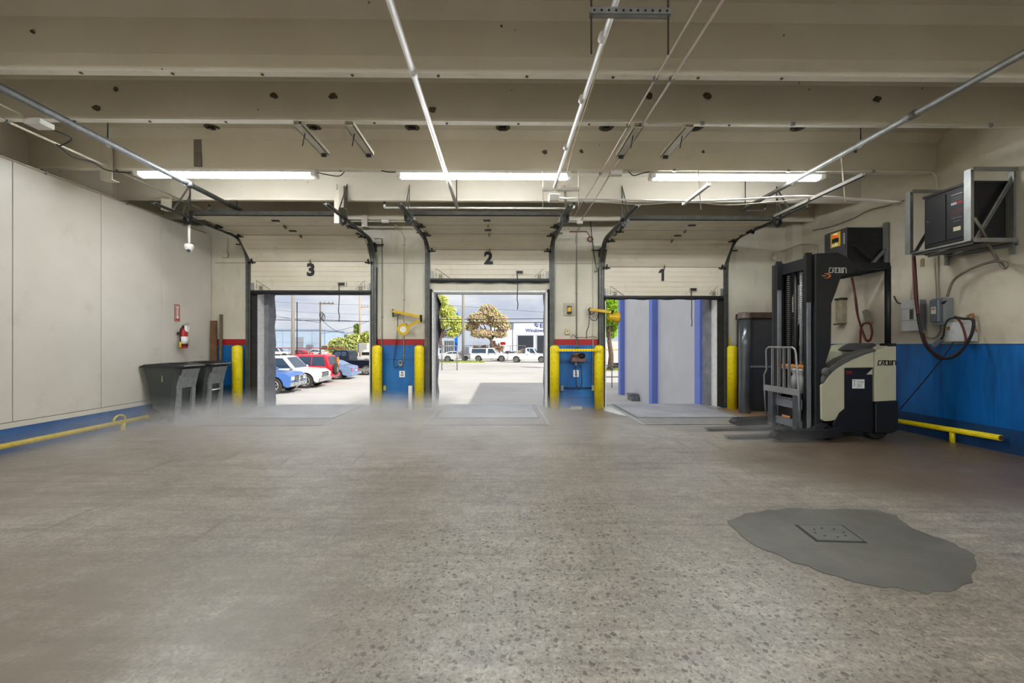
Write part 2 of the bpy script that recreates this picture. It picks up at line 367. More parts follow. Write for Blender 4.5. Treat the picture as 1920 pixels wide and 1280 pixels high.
# groove lines of the block courses on the piers
for z in (2.995, .205, 1.0):
    for a, b in ((-2.62, -1.55), (1.07, 2.05)):
        MB().box(a, b, WALL_Y-.0015, WALL_Y+.003, z-.004, z+.004).build('joint', mat('wall_joint', (92, 88, 76), .8) if z > 1.3 else mat('wall_joint_blue', (4, 52, 92), .7), wb)
MB().box(-5.9, -5.2, WALL_Y-.0015, WALL_Y+.003, 2.99, 3.0).build('joint', MATS['wall_joint'], wb)
MB().box(5.95, 6.15, WALL_Y-.22, WALL_Y, 0, SLAB_Z).build('pilaster', backm, wb)
apron = MB().box(-30, XR+.6, WALL_Y+WALL_T-.02, WALL_Y+WALL_T+.02, GZ, 0).build('wall_dock_face', mat('dock_face', (150, 146, 138), .8)); tag(apron, 'concrete dock face below the three openings', 'wall', kind='structure')

n = NT('right_wall_paint'); X_, Y_, Z_ = n.xyz()
cream = n.ramp(n.noise(1.1, 6, .6), (.3, S(182, 174, 154)), (.7, S(202, 195, 177)))
cream = n.mix(n.ramp(n.noise(1.6, 8, .7), (.55, 0.0), (.85, .5)), cream, S(140, 126, 102))
corner = n.ramp(n.math('ADD', Y_, n.math('MULTIPLY', n.noise(5, 5), .5)), (0, 0.0), (1, 1.0))
blue = n.ramp(n.noise(1.3, 7, .62, n.map((2, 2, .5))), (.3, S(0, 78, 150)), (.75, S(8, 112, 190)))
blue = n.mix(n.ramp(n.noise(1, 8, .7, n.map((7, 7, .7))), (.52, 0.0), (.75, .55)), blue, S(0, 46, 92))
col = n.mix(n.math('LESS_THAN', Z_, 1.335), cream, blue)
n.set(n.b.inputs['Base Color'], col); n.b.inputs['Roughness'].default_value = .42; n.bump(n.noise(14, 6), .08, .01)
wr = MB().box(XR, XR+.3, REAR, WALL_Y, 0, SLAB_Z).build('wall_right', n.m); tag(wr, 'right wall, cream above blue wainscot paint', 'wall', kind='structure')
MB().box(XR-.012, XR+.01, REAR, WALL_Y-.22, 1.325, 1.345).build('batten', offwhite, wr)
MB().box(XR-.018, XR+.01, REAR, WALL_Y-.22, 0, .295).build('kick_strip', mat('kick_blue', (8, 62, 112), .5, 0, .3, 4, dirt=.5), wr)

pan = NT('panel_paint'); q = pan
pc = q.ramp(q.noise(.8, 6, .6), (.3, S(203, 197, 185)), (.7, S(216, 211, 201)))
pc = q.mix(q.ramp(q.noise(3.1, 8, .7), (.6, 0.0), (.85, .25)), pc, S(150, 140, 122))
q.set(q.b.inputs['Base Color'], pc); q.b.inputs['Roughness'].default_value = .36; q.bump(q.noise(2.5, 4), .05, .02); panelm = q.m
wl = MB().box(XLT-.3, XLT, REAR, WALL_Y, 0, SLAB_Z).build('wall_left', ceilm); tag(wl, 'left wall clad with tall cream panels', 'wall', kind='structure')
ys = [REAR+.02, -4.6, -2.16, .28, 2.7] + [onX(px, 645, XLP).y for px in (24, 190, 304)] + [WALL_Y-.012]
for a, b in zip(ys[:-1], ys[1:]):
    MB().box(XLT+.02, XLP, a+.004, b-.004, .372, 3.57).build('wall_panel', panelm, wl, .003, 1)
MB().box(XLT+.02, XLP-.012, REAR+.02, WALL_Y-.012, .37, 3.565).build('backing', mat('panel_gap', (120, 112, 98), .8), wl)
MB().box(XLT+.02, XLP-.001, REAR+.02, WALL_Y-.012, .30, .366).build('sill_board', panelm, wl)
bl = MB().box(XLT+.02, XLP+.005, REAR+.02, WALL_Y-.012, 0, .297).build('baseboard_left', mat('curb_blue', (40, 92, 152), .5, 0, .22, 5, dirt=.3)); tag(bl, 'blue painted curb under the cream panels', 'baseboard', kind='structure')
wre = MB().box(XLT-.3, XR+.3, REAR-.3, REAR, 0, 4.75).build('wall_rear', offwhite); tag(wre, 'plain cream wall at the rear of the bay', 'wall', kind='structure')

# white jamb trims round the openings
for k, (a, b) in DOORS.items():
    t = MB()
    t.box(a, a+.03, WALL_Y-.012, WALL_Y+WALL_T+.02, 0, 2.43).box(b-.03, b, WALL_Y-.012, WALL_Y+WALL_T+.02, 0, 2.43).box(a, b, WALL_Y-.012, WALL_Y+WALL_T+.02, 2.40, 2.43)
    o = t.build('trim_%d' % k, mat('jamb_paint', (240, 239, 236), .5, 0, .1, 9, dirt=.4)); tag(o, 'white steel jamb lining dock opening %d' % k, 'door frame', kind='structure')
# ------------------------------------------------------------------ overhead doors
n = NT('door_skin')
dc = n.ramp(n.noise(1.2, 6, .6), (.3, S(200, 190, 168)), (.7, S(214, 206, 187)))
dc = n.mix(n.ramp(n.noise(3.4, 8, .72), (.6, 0.0), (.85, .4)), dc, S(120, 106, 82))
n.set(n.b.inputs['Base Color'], dc); n.b.inputs['Roughness'].default_value = .45; doorm = n.m
numm = mat('numeral_black', (14, 14, 22), .6)
trackm = mat('track_steel', (92, 93, 90), .45, .55, .3, 8)
TR_Z = 3.42
def dock_door(k, path, numpx):
    xl, xr = DOORS[k]; xl -= .02; xr += .02; W = xr-xl
    root = thing('door_%d' % k, 'raised cream sectional dock door numbered %d' % k, 'door', ((xl+xr)/2, path[0][0], path[0][1]), kind='structure')
    for i, (p0, p1) in enumerate(zip(path[:-1], path[1:])):
        p0, p1 = Vector((p0[0], p0[1])), Vector((p1[0], p1[1])); L = (p1-p0).length; d = (p1-p0)/L; nn = Vector((-d.y, d.x))
        inner = []; ng = 6
        inner.append((0.004, 0))
        for g in range(1, ng):
            s_ = L*g/ng; inner += [(s_-.006, 0), (s_-.003, -.006), (s_+.003, -.006), (s_+.006, 0)]
        inner.append((L-.004, 0)); prof = inner + [(L-.004, -.045), (.004, -.045)]
        pts = [tuple(p0 + d*a + nn*b) for a, b in prof]
        sec = MB().prism(pts, 'yz', xl, xr).build('section', doorm, root)
        if i > 0:   # dark joint and hinges along the lower edge
            def P(x, s_, t): q = p0 + d*s_ + nn*t; return (x, q.x, q.y)
            m = MB(); m.add([P(xl+.05, -.006, .002), P(xr-.05, -.006, .002), P(xr-.05, .006, .002), P(xl+.05, .006, .002)], [(0,1,2,3)])
            m.beam(P(xl+.05, 0, -.01), P(xr-.05, 0, -.01), .01, .02); m.build('joint', black, root)
            for xx in (xl+.04, xr-.04):
                h = MB(); h.beam(P(xx, -.07, .012), P(xx, .07, .012), .05, .02, (1,0,0)); h.cyl(P(xx-.07, 0, .035), P(xx+.07, 0, .035), .012, 8); h.build('hinge', black, root)
                r = MB(); sx = -1 if xx < (xl+xr)/2 else 1
                r.cyl(P(xx+sx*.05, 0, .035), P(xx+sx*.075, 0, .035), .03, 12); r.build('roller', dsteel, root)
            h = MB(); h.beam(P((xl+xr)/2, -.05, .008), P((xl+xr)/2, .05, .008), .08, .015, (1,0,0)); h.build('hinge', mat('worn_hinge', (140, 126, 96), .6, .3, .3, 20), root)
        if i == 2 or i == 3:
            h = MB(); q = p0 + d*(L*.5) + nn*.006; h.box((xl+xr)/2-.07, (xl+xr)/2+.05, q.x-.03, q.x+.03, q.y-.012, q.y+.006); h.build('latch_plate', dsteel, sec)
    yb, zb = path[0]; yf = yb
    # astragal, seal, corner plates, lift handle, cord
    MB().box(xl, xr, yf-.02, yf+.05, zb-.02, zb+.02).build('bottom_rail', dsteel, root)
    s = MB(); pts = []
    for i in range(25):
        t = i/24; pts.append((xl+W*t, yf+.012+.008*math.sin(t*23), zb-.035+.008*math.sin(t*31+k)))
    s.tube(pts, .024, 8); s.build('bottom_seal', rubber, root)
    for xx in (xl+.16, xr-.26):
        c = MB().box(xx, xx+.10, yf-.02, yf, zb+.03, zb+.13).build('corner_plate', mat('corner_plate', (188, 182, 160), .5, .2, .2, 9), root)
        for a in (.025, .06):
            for b in (.04, .075): MB().box(xx+a, xx+a+.022, yf-.024, yf-.018, zb+b-.005, zb+b+.018).build('slot', black, c)
    for xx in (xl+.012, xr-.062):
        MB().box(xx, xx+.05, yf-.03, yf, zb+.02, zb+.17).build('bracket', steel, root)
    MB().tube([(xr-.30, yf-.012, zb+.05), (xr-.12, yf-.012, zb+.22), (xr-.12, yf-.012, zb+.05)], .004, 5).build('lift_cable', dsteel, root)
    MB().tube([(xl+.40, yf-.012, zb+.03), (xl+.12, yf-.012, zb+.22), (xl+.12, yf-.012, zb+.05)], .004, 5).build('lift_cable', dsteel, root)
    hx = onY(numpx[1], 600, yf).x
    h = MB().box(hx-.09, hx+.09, yf-.03, yf, zb+.10, zb+.19).build('lift_handle', offwhite, root)
    MB().box(hx-.075, hx+.055, yf-.034, yf-.028, zb+.115, zb+.175).build('hand_slot', black, h)
    MB().tube(bez([(hx-.06, yf-.035, zb+.12), (hx-.05, yf-.04, zb-.15), (hx-.06, yf-.05, zb-.4), (hx-.045, yf-.04, zb-.50), (hx-.055, yf-.045, zb-.62)], 6), .009, 6).build('pull_cord', dsteel, root)
    # top weather strip
    yt, zt = path[-1]; MB().box(xl+.01, xr-.01, yt-.02, yt+.045, zt-.01, zt+.055).build('top_seal', mat('mouldy_seal', (42, 40, 34), .9, 0, .6, 14), root)
    nx = onY(numpx[0], 600, yf).x
    if k == 1: MB().prism([(nx-.005, zb+numpx[2]+.125), (nx+.055, zb+numpx[2]+.125), (nx+.055, zb+numpx[2]-.125), (nx+.002, zb+numpx[2]-.125), (nx+.002, zb+numpx[2]+.055), (nx-.055, zb+numpx[2]+.03), (nx-.055, zb+numpx[2]+.075)], 'xz', yf-.009, yf-.004).build('numeral', numm, root)
    else: text('numeral', str(k), .34, (nx, yf-.006, zb+numpx[2]), (math.pi/2, 0, 0), numm, root, offset=.017)
    # tracks
    for sx, xe in ((-1, xl-.055), (1, xr+.055)):
        t = MB(); zc = path[1][1]-.05; R = TR_Z-zc
        prof = [(yf+.005, .03), (yf+.005, zc)] + [(yf+.005-R*(1-math.cos(a)), zc+R*math.sin(a)) for a in (.26, .52, .79, 1.05, 1.31, 1.57)] + [(yf-R-.3, TR_Z), (6.36, TR_Z)]
        for a, b in zip(prof[:-1], prof[1:]):
            t.beam((xe, *a), (xe, *b), .045, .012, (1,0,0)); t.beam((xe+sx*.027, *a), (xe+sx*.027, *b), .006, .055, (1,0,0)); t.beam((xe-sx*.018, a[0], a[1]), (xe-sx*.018, b[0], b[1]), .006, .045, (1,0,0))
        t.build('track', trackm, root)
        MB().box(min(xe+sx*.03, xe+sx*.06), max(xe+sx*.03, xe+sx*.06), yf+.03, WALL_Y, .02, 2.9).build('track_angle', dsteel, root)
        ov = .07 if (k, sx) in ((3, -1), (1, 1)) else .005
        MB().box(min(xe+sx*.02, DOORS[k][0 if sx < 0 else 1]-sx*ov), max(xe+sx*.02, DOORS[k][0 if sx < 0 else 1]-sx*ov), yf+.055, WALL_Y-.002, .02, 2.46).build('side_seal', mat('grimy_seal', (44, 40, 35), .85, 0, .4, 9), root)
        # plated top corner and jackshaft bearing
        MB().box(xe-.05, xe+.05, yf-.05, WALL_Y, path[1][1]+.22, path[1][1]+.38).build('bearing_plate', black, root)
        MB().cyl((xe-.12*sx, yf-.04, path[1][1]+.34), (xe+.22*sx, yf-.04, path[1][1]+.34), .012, 8).build('shaft', black, root)
        # leaf bumper spring at the end of the raised door
        y0 = path[-1][0]-.03; u = MB(); pts = [(xe+.05, y0, TR_Z+.10)] + [(xe+.0+.05*math.cos(a), y0, TR_Z-.05+.06*math.sin(a)) for a in (0, -.6, -1.2, -1.57, -1.9, -2.5, -3.14)] + [(xe-.05, y0, TR_Z+.05)]
        for a, b in zip(pts[:-1], pts[1:]): u.beam(a, b, .05, .012, (0,1,0))
        u.build('bumper_spring', black, root)
        for yy in (7.5, 8.0):
            MB().box(xe-sx*.08-.02, xe-sx*.08+.03, yy-.06, yy+.06, TR_Z-.035, TR_Z-.015).build('roller_carrier', black, root)
        # hanger from the beam
        xb = xe + sx*.03
        hg = MB(); hg.beam((xb, 6.75, TR_Z), (xb, BEAMS[1]-.01, BEAM_Z+.25), .032, .004, (1,0,0)); hg.beam((xb, 6.95, TR_Z), (xb, BEAMS[1]-.01, BEAM_Z+.10), .032, .004, (1,0,0))
        hg.beam((xb, 7.13, TR_Z), (xb, 7.13, BEAM_Z+.25), .032, .004, (1,0,0)); hg.build('hanger', mat('hanger_steel', (96, 96, 92), .5, .4, .3, 14), root)
    return root
yd = 8.70
dock_door(3, [(yd, 2.40), (yd, 3.01), (8.27, 3.44), (7.67, 3.455), (7.07, 3.47)], (583, 642, .43))
dock_door(2, [(yd, 2.65), (yd, 3.26), (8.14, 3.44), (7.55, 3.445), (6.96, 3.45)], (916, 975, .43))
dock_door(1, [(yd, 2.30), (yd, 2.91), (8.30, 3.38), (7.70, 3.405), (7.10, 3.43)], (1240, 1300, .45))

# dock seals hung outside the openings
sealm = mat('seal_fabric', (122, 124, 130), .7, 0, .3, 5, bump=.4, bscale=9)
for k, (wl_, wr_) in {3: (.12, .04), 2: (.05, .03), 1: (.03, .09)}.items():
    a, b = DOORS[k]; r = thing('dock_seal', {3: 'wrinkled grey fabric dock seal outside the door facing the parked cars', 2: 'grey dock seal with a torn flap outside the middle door', 1: 'grey fabric dock seal outside the door facing the blue pilasters'}[k], 'dock seal', ((a+b)/2, 9.2, 0), group='dock seals')
    for x0, x1 in ((a-.2, a+wl_), (b-wr_, b+.2)):
        m = MB(); N = 14
        for i in range(N):
            z0, z1 = -.35+2.9*i/N, -.35+2.9*(i+1)/N; w0, w1 = .012*math.sin(i*2.1+k), .012*math.sin((i+1)*2.1+k)
            m.add([(x0+w0, 9.10, z0), (x1+w0, 9.10, z0), (x1+w0*1.5, 9.38, z0), (x0+w0, 9.38, z0), (x0+w1, 9.10, z1), (x1+w1, 9.10, z1), (x1+w1*1.5, 9.38, z1), (x0+w1, 9.38, z1)],
                  [(0,1,5,4),(1,2,6,5),(2,3,7,6),(3,0,4,7)] + ([(0,3,2,1)] if i == 0 else []) + ([(4,5,6,7)] if i == N-1 else []))
        m.build('side_pad', sealm, r)
    MB().box(a-.2, b+.2, 9.10, 9.38, 2.40 if k == 3 else 2.42, 2.75).build('head_pad', mat('seal_head', (40, 40, 43), .8, 0, .3, 6), r)
# dark torn flap of the middle seal
MB().prism([(DOORS[2][0]+.045, 1.35), (DOORS[2][0]+.13, 1.6), (DOORS[2][0]+.06, 2.0), (DOORS[2][0]+.12, 2.2), (DOORS[2][0]+.03, 2.4)], 'xz', 9.30, 9.32).build('torn_flap', rubber, bpy.data.objects['dock_seal.001'])

# dock levelers ------------------------------------------------------
n = NT('tread_plate'); dm = n.n('ShaderNodeTexWave', {'Scale': 55.0, 'Vector': n.P}, wave_type='BANDS', bands_direction='DIAGONAL').outputs['Fac']
lc = n.ramp(n.noise(1.6, 6, .6), (.3, S(150, 150, 152)), (.7, S(188, 188, 191)))
n.set(n.b.inputs['Base Color'], lc); n.b.inputs['Metallic'].default_value = .25; n.b.inputs['Roughness'].default_value = .42; n.bump(dm, .12, .004); treadm = n.m
for k, cx, lab in ((3, -3.9, 'steel dock leveler in the floor, before the door by the trash bins'), (2, -.25, 'steel dock leveler in the floor, before the middle door'), (1, 3.36, 'steel dock leveler in the floor, before the door by the reach truck')):
    r = thing('dock_leveler', lab, 'dock leveler', (cx, 8.0, 0), group='dock levelers')
    hw = 1.0; y0, y1 = 6.90, 9.22
    MB().box(cx-hw, cx+hw, y0, y1, .0005, .003).build('pit_frame', mat('pit_frame', (148, 146, 140), .5, .3, .2, 6), r)
    MB().box(cx-hw+.09, cx+hw-.09, 7.55, 9.16, .003, .010).build('deck', treadm, r)
    MB().box(cx-hw+.10, cx+hw-.10, 9.165, 9.27, -.02, .008).build('lip', treadm, r)
    g = MB(); g.box(cx-hw+.075, cx-hw+.09, 7.53, 9.16, .001, .0055).box(cx+hw-.09, cx+hw-.075, 7.53, 9.16, .001, .0055).box(cx-hw+.075, cx+hw-.075, 7.53, 7.55, .001, .0055).box(cx-hw, cx+hw, 6.885, 6.9, .0004, .004)
    g.build('gap', black, r)
    for x0, x1 in ((cx-hw-.05, cx-hw), (cx+hw, cx+hw+.05)): MB().box(x0, x1, 6.9, 9.08, .0005, .006).build('edge_angle', mat('edge_angle', (182, 182, 180), .4, .5, .2, 8), r)

# ------------------------------------------------------------------ strip lights
lensm = NT('lit_lens'); lensm.b.inputs['Base Color'].default_value = (.9, .9, .9, 1); lensm.b.inputs['Emission Color'].default_value = (.95, .98, 1, 1); lensm.b.inputs['Emission Strength'].default_value = LAMP; lensm = lensm.m
def strip(x0, x1, y, label, grp='ceiling strip lights'):
    r = thing('strip_light', label, 'light', ((x0+x1)/2, y, 3.70), group=grp)
    MB().prism([(y-.06, 3.745), (y-.075, 3.70), (y+.075, 3.70), (y+.06, 3.745)], 'yz', x0, x1).build('housing', white_p, r)
    MB().prism([(y-.068, 3.70), (y-.062, 3.665), (y-.03, 3.648), (y+.03, 3.648), (y+.062, 3.665), (y+.068, 3.70)], 'yz', x0+.06, x1-.06).build('lens', lensm, r)
    for a, b in ((x0-.005, x0+.06), (x1-.06, x1+.005)): MB().prism([(y-.078, 3.705), (y-.068, 3.655), (y+.068, 3.655), (y+.078, 3.705)], 'yz', a, b).build('end_cap', white_p, r)
    return r
YL = 5.955; SL = []
for (a, b), lab in (((258, 594), 'lit ceiling strip light before the door by the trash bins'), ((745, 1070), 'lit ceiling strip light before the middle door'), ((1219, 1541), 'lit ceiling strip light before the door by the reach truck')):
    SL.append(strip(onY(a, 327, YL).x, onY(b, 327, YL).x, YL, lab))
for x0 in (-5.3, -1.6, 2.3):  # unseen strip lights added behind the camera to brighten walls and floor
    for yy in (BEAMS[9]+.06, BEAMS[11]+.06): strip(x0, x0+2.5, yy, 'added fill strip light out of view behind the camera', 'added fill strip lights')
for x0 in (-5.3, 3.2): strip(x0, x0+2.5, BEAMS[8]+.06, 'added fill strip light out of view behind the camera', 'added fill strip lights')  # two more unseen lights added for fill
def cable(name, pts, r, m, label, cat='cable', group=None, sm=8):
    p = bez(pts, sm) if sm else [Vector(q) for q in pts]
    return solo(MB().tube(p, r, 7), name, m, label, cat, pts[0], group)
for r_, pts in zip(SL, (((594,323),(612,327),(635,330),(646,322)), ((715,320),(730,322.5),(745,322.5)), ((1178,321),(1188,329),(1203,325),(1217,322)))):
    MB().tube(bez([onY(*p, 5.9) for p in pts], 8), .007, 7).build('power_cord', cablem, r_)
# ------------------------------------------------------------------ overhead pipes
whitepipe = mat('white_pipe_paint', (214, 212, 206), .4, .1, .08, 8)
greyd = mat('dull_grey_steel', (100, 97, 90), .65, .2, .2, 12)
def clampset(root, x, y, z, r, top, name='hanger_rod'):
    MB().cyl((x, y, z), (x, y, top), .008, 6).build(name, black, root)
    MB().tube([(x, y+ (r+.008)*math.cos(a), z+(r+.008)*math.sin(a)) for a in [2*math.pi*i/12 for i in range(12)]], .007, 5, closed=True).build('clevis_ring', steel, root)
def mainpipe(x, z, y0, y1, r, m, label, hang, cross=None, coup=()):
    t = thing('sprinkler_pipe', label, 'pipe', (x, y1, z), group='overhead sprinkler pipes')
    MB().cyl((x, y0, z), (x, y1, z), r, 16).build('run', m, t)
    for y in hang: clampset(t, x, y, z, r, BEAM_Z if abs(min((abs(b-y+.05), b) for b in BEAMS)[0]) < .1 else SLAB_Z)
    for y in coup: MB().cyl((x, y-.05, z), (x, y+.05, z), r*1.3, 16).build('coupling', m, t)
    if cross:
        xa, xb = cross; MB().cyl((xa, y1, z), (xb, y1, z), .016, 10).build('branch', m, t)
        for xx in (xa, xb):
            if abs(xx-x) > .05:
                MB().tube([(xx, y1, z), (xx, y1, z+.05)], .02, 8).build('elbow', m, t)
                s = MB().cyl((xx, y1, z+.05), (xx, y1, z+.09), .012, 8); s.cyl((xx, y1, z+.09), (xx, y1, z+.095), .022, 10); s.build('sprinkler_head', black, t)
    return t
mainpipe(-4.47, 3.61, REAR+.05, 7.30, .036, mat('aged_pipe', (84, 86, 86), .6, .25, .4, 14), 'thick grey sprinkler pipe running above the left of door 3', (BEAMS[3]+.25, 5.94, 7.2), (-5.0, -4.47), (6.1,))
mainpipe(-.74, 3.60, REAR+.05, 7.08, .026, whitepipe, 'white sprinkler pipe running above door 2 to a cross branch', (5.94, 7.0), (-1.95, 1.22), (3.55, 1.2))
mainpipe(4.13, 3.62, REAR+.05, 7.23, .031, mat('galvanised_pipe', (112, 112, 106), .55, .3, .35, 14), 'galvanised sprinkler pipe running above the right of door 1', (BEAMS[3]+.2, 5.94, 7.1), (4.13, 4.55), (4.2,))

def conduit(label, pts, r=.011, m=offwhite, clips=(), boxes=(), name='conduit', group='overhead conduits', sm=0, parent=None):
    t = thing(name, label, 'conduit', pts[0], group=group)
    MB().tube(bez(pts, sm) if sm else pts, r, 8).build('tubing', m, t)
    for c in clips: MB().box(c[0]-.02, c[0]+.02, c[1]-.012, c[1]+.012, c[2]-.018, c[2]+.018).build('clip', steel, t)
    for c in boxes:
        o = MB().box(c[0]-c[3]/2, c[0]+c[3]/2, c[1]-c[4]/2, c[1]+c[4]/2, c[2]-c[5]/2, c[2]+c[5]/2).build('junction_box', white_p, t, .006, 1)
    return t
# conduits along the left
conduit('cream conduit along the top edge of the left wall panels', [(XLP+.012, REAR+.1, 3.56), (XLP+.012, 8.6, 3.56)], .012, offwhite, [(XLP+.012, y, 3.56) for y in (4.4, 5.6, 6.8, 8.0)])
lc_ = conduit('cream conduit under the beams beside the left wall, black cord tied to it', [(-5.36, REAR+.1, 3.735), (-5.36, 7.6, 3.735)], .013, offwhite, [(-5.36, b+.045, 3.735) for b in BEAMS[1:5]])
MB().tube(bez([(-4.98, 4.75, 3.70), (-4.97, 4.95, 3.70), (-5.2, 5.05, 3.66), (-5.34, 5.15, 3.715), (-5.35, 5.35, 3.66), (-5.35, 5.6, 3.70), (-5.3, 5.75, 3.66), (-5.12, 5.9, 3.68)], 8), .008, 6).build('cord', cablem, lc_)
conduit('short cream conduit into a flat white box under the second beam', [(-5.05, REAR+.1, 3.735), (-5.05, 4.55, 3.735)], .010, offwhite, boxes=[(-5.03, 4.66, 3.715, .18, .16, .06)])
# trapeze conduit over door 2 / 1
t = thing('trapeze_conduit', 'white conduit hung on two steel strut trapezes between doors 2 and 1', 'conduit', (.71, 5.8, 3.46))
MB().cyl((.69, REAR+.1, 3.47), (.73, 5.86, 3.47), .021, 12).build('tubing', whitepipe, t)
for y in (2.2, 2.95, 3.7, 4.6): MB().cyl((.705, y-.03, 3.47), (.705, y+.03, 3.47), .026, 12).build('coupling', whitepipe, t)
MB().tube(bez([(.74, 3.0, 3.46), (.75, 3.7, 3.42), (.77, 4.6, 3.41), (.80, 5.3, 3.37), (.78, 5.7, 3.42), (.74, 5.85, 3.40)], 6), .006, 5).build('cable', mat('tan_cable', (196, 178, 138), .5), t)
for y, zz in ((2.67, 3.42), (5.78, 3.44)):
    m = MB(); m.box(.56, 1.07, y-.02, y+.02, zz-.02, zz-.016).box(.56, 1.07, y-.021, y-.017, zz-.02, zz+.02).box(.56, 1.07, y+.017, y+.021, zz-.02, zz+.02)
    s_ = m.build('strut', steel if y < 3 else whitepipe, t)
    if y < 3:
        for i in range(11):
            x = .585+.046*i; MB().cyl((x, y-.023, zz), (x, y-.0205, zz), .008, 8).build('hole', black, s_)
    for x in (.57, 1.06): MB().cyl((x, y, zz-.26 if y < 3 else zz-.24), (x, y, SLAB_Z if y < 3 else BEAM_Z), .006, 6).build('rod', mat('rusty_rod', (58, 46, 34), .7, .3) if y < 3 else offwhite, t)
MB().box(.66, .80, 5.82, 5.92, 3.30, 3.40).build('junction_box', white_p, t, .008, 1)
# cross run of conduits to the charger
conduit('white conduit sweeping from the trapeze box toward the wall charger', [(.80, 5.87, 3.35), (1.6, 5.87, 3.335), (2.6, 5.88, 3.32), (3.4, 5.88, 3.35), (4.1, 5.9, 3.40), (4.7, 5.92, 3.40), (5.3, 5.95, 3.37), (5.62, 5.85, 3.31)], .013, whitepipe, sm=6)
conduit('loose thin white cable sagging under the cross conduit', [(.85, 5.85, 3.34), (1.5, 5.86, 3.29), (2.0, 5.87, 3.27), (2.6, 5.88, 3.31), (3.2, 5.88, 3.27), (3.9, 5.9, 3.33), (4.6, 5.92, 3.385), (5.62, 5.87, 3.29)], .006, whitecable, name='cable', sm=6)
for (xs, ya, yb, zz, ry), lab in (((2.60, 5.25, 6.0, 3.32, 5.55), 'short white strut on a rod holding the cross conduit before door 1'), ((4.36, 5.02, 6.68, 3.36, 5.35), 'long grey strut on a rod holding the cross conduit near the right wall')):
    t = thing('hanging_strut', lab, 'strut', (xs, (ya+yb)/2, zz))
    MB().box(xs-.02, xs+.02, ya, yb, zz-.02, zz-.015).box(xs-.021, xs-.017, ya, yb, zz-.02, zz+.02).box(xs+.017, xs+.021, ya, yb, zz-.02, zz+.02).build('channel', whitepipe if xs < 3 else greyd, t)
    MB().cyl((xs-.01, ry, 3.72), (xs+.04, ry, zz-.22), .007, 6).build('rod', offwhite, t)
pinkc = mat('pinkish_conduit', (206, 192, 182), .5, 0, .06, 8)
conduit('thin pinkish conduit clipped under the beams, nearer the trapeze', [(1.40, REAR+.1, 3.728), (1.40, 6.4, 3.728), (1.37, 7.2, 3.72), (1.36, 7.95, 3.70)], .009, pinkc, [(1.40, b+.045, 3.73) for b in BEAMS[1:5]])
conduit('second conduit of the pair under the beams, farther from the trapeze', [(1.55, REAR+.1, 3.728), (1.55, 4.5, 3.728), (1.54, 5.9, 3.728), (1.55, 7.0, 3.71), (1.52, 8.0, 3.68)], .011, pinkc, [(1.55, b+.045, 3.73) for b in BEAMS[1:5]], [(1.60, 5.86, 3.70, .16, .08, .07)])
conduit('cream conduit along the underside of the second beam to the right wall', [(1.6, BEAMS[3]-.012, 3.735), (XR-.02, BEAMS[3]-.012, 3.735)], .009, offwhite, [(x, BEAMS[3]-.012, 3.735) for x in (2.2, 3.2, 4.3, 5.4)])
conduit('dusty conduit along the strip light beam that bends down the right wall', [(1.7, 5.84, 3.735), (5.95, 5.84, 3.735), (6.06, 5.85, 3.72), (6.11, 5.86, 3.66), (6.125, 5.86, 3.5), (6.125, 5.86, 1.93)], .012, offwhite, [(x, 5.84, 3.735) for x in (2.4, 4.0, 5.2)])
conduit('conduit running across the last beam between doors 3 and 2', [(-3.2, 8.225, 3.70), (-2.2, 8.225, 3.70), (-1.7, 8.225, 3.70)], .014, offwhite, [(-2.55, 8.225, 3.70)], [(-2.25, 8.225, 3.70, .14, .05, .06)])
conduit('conduit across the last beam between doors 2 and 1', [(.9, 8.225, 3.71), (1.5, 8.225, 3.70)], .014, offwhite, [], [(1.53, 8.225, 3.70, .12, .06, .07)])
for (pa, pb, side) in (((572, 236), (606, 287), 0), ((660, 236), (694, 287), 0), ((1200, 236), (1160, 285), 1), ((1292, 236), (1247, 285), 1)):
    a = onZ(*pa, BEAM_Z-.01); b = onZ(*pb, BEAM_Z-.01); x = (a.x+b.x)/2
    i = ((572, 236), (660, 236), (1200, 236), (1292, 236)).index(pa)
    t = thing('steel_angle', ('cantilevered steel channel under the ceiling, left of its pair, before door 3', 'cantilevered steel channel under the ceiling, right of its pair, before door 3', 'cantilevered steel channel under the ceiling, beside the paired conduits', 'cantilevered steel channel under the ceiling, before door 1')[i], 'bracket', (x, a.y, BEAM_Z), group='cantilevered ceiling channels')
    MB().box(x-.05, x+.05, BEAMS[3]+.02, 5.36, 3.70, 3.708).box(x-.05, x-.042, BEAMS[3]+.02, 5.36, 3.70, 3.748).box(x+.042, x+.05, BEAMS[3]+.02, 5.36, 3.70, 3.748).build('channel', offwhite, t)
    MB().cyl((x-.03, BEAMS[3]+.2, 3.56), (x, BEAMS[3]+.2, 3.72), .006, 6).build('rod', dsteel, t)
    MB().box(x-.03, x+.03, 5.30, 5.32, 3.66, 3.702).build('end_clip', dsteel, t)
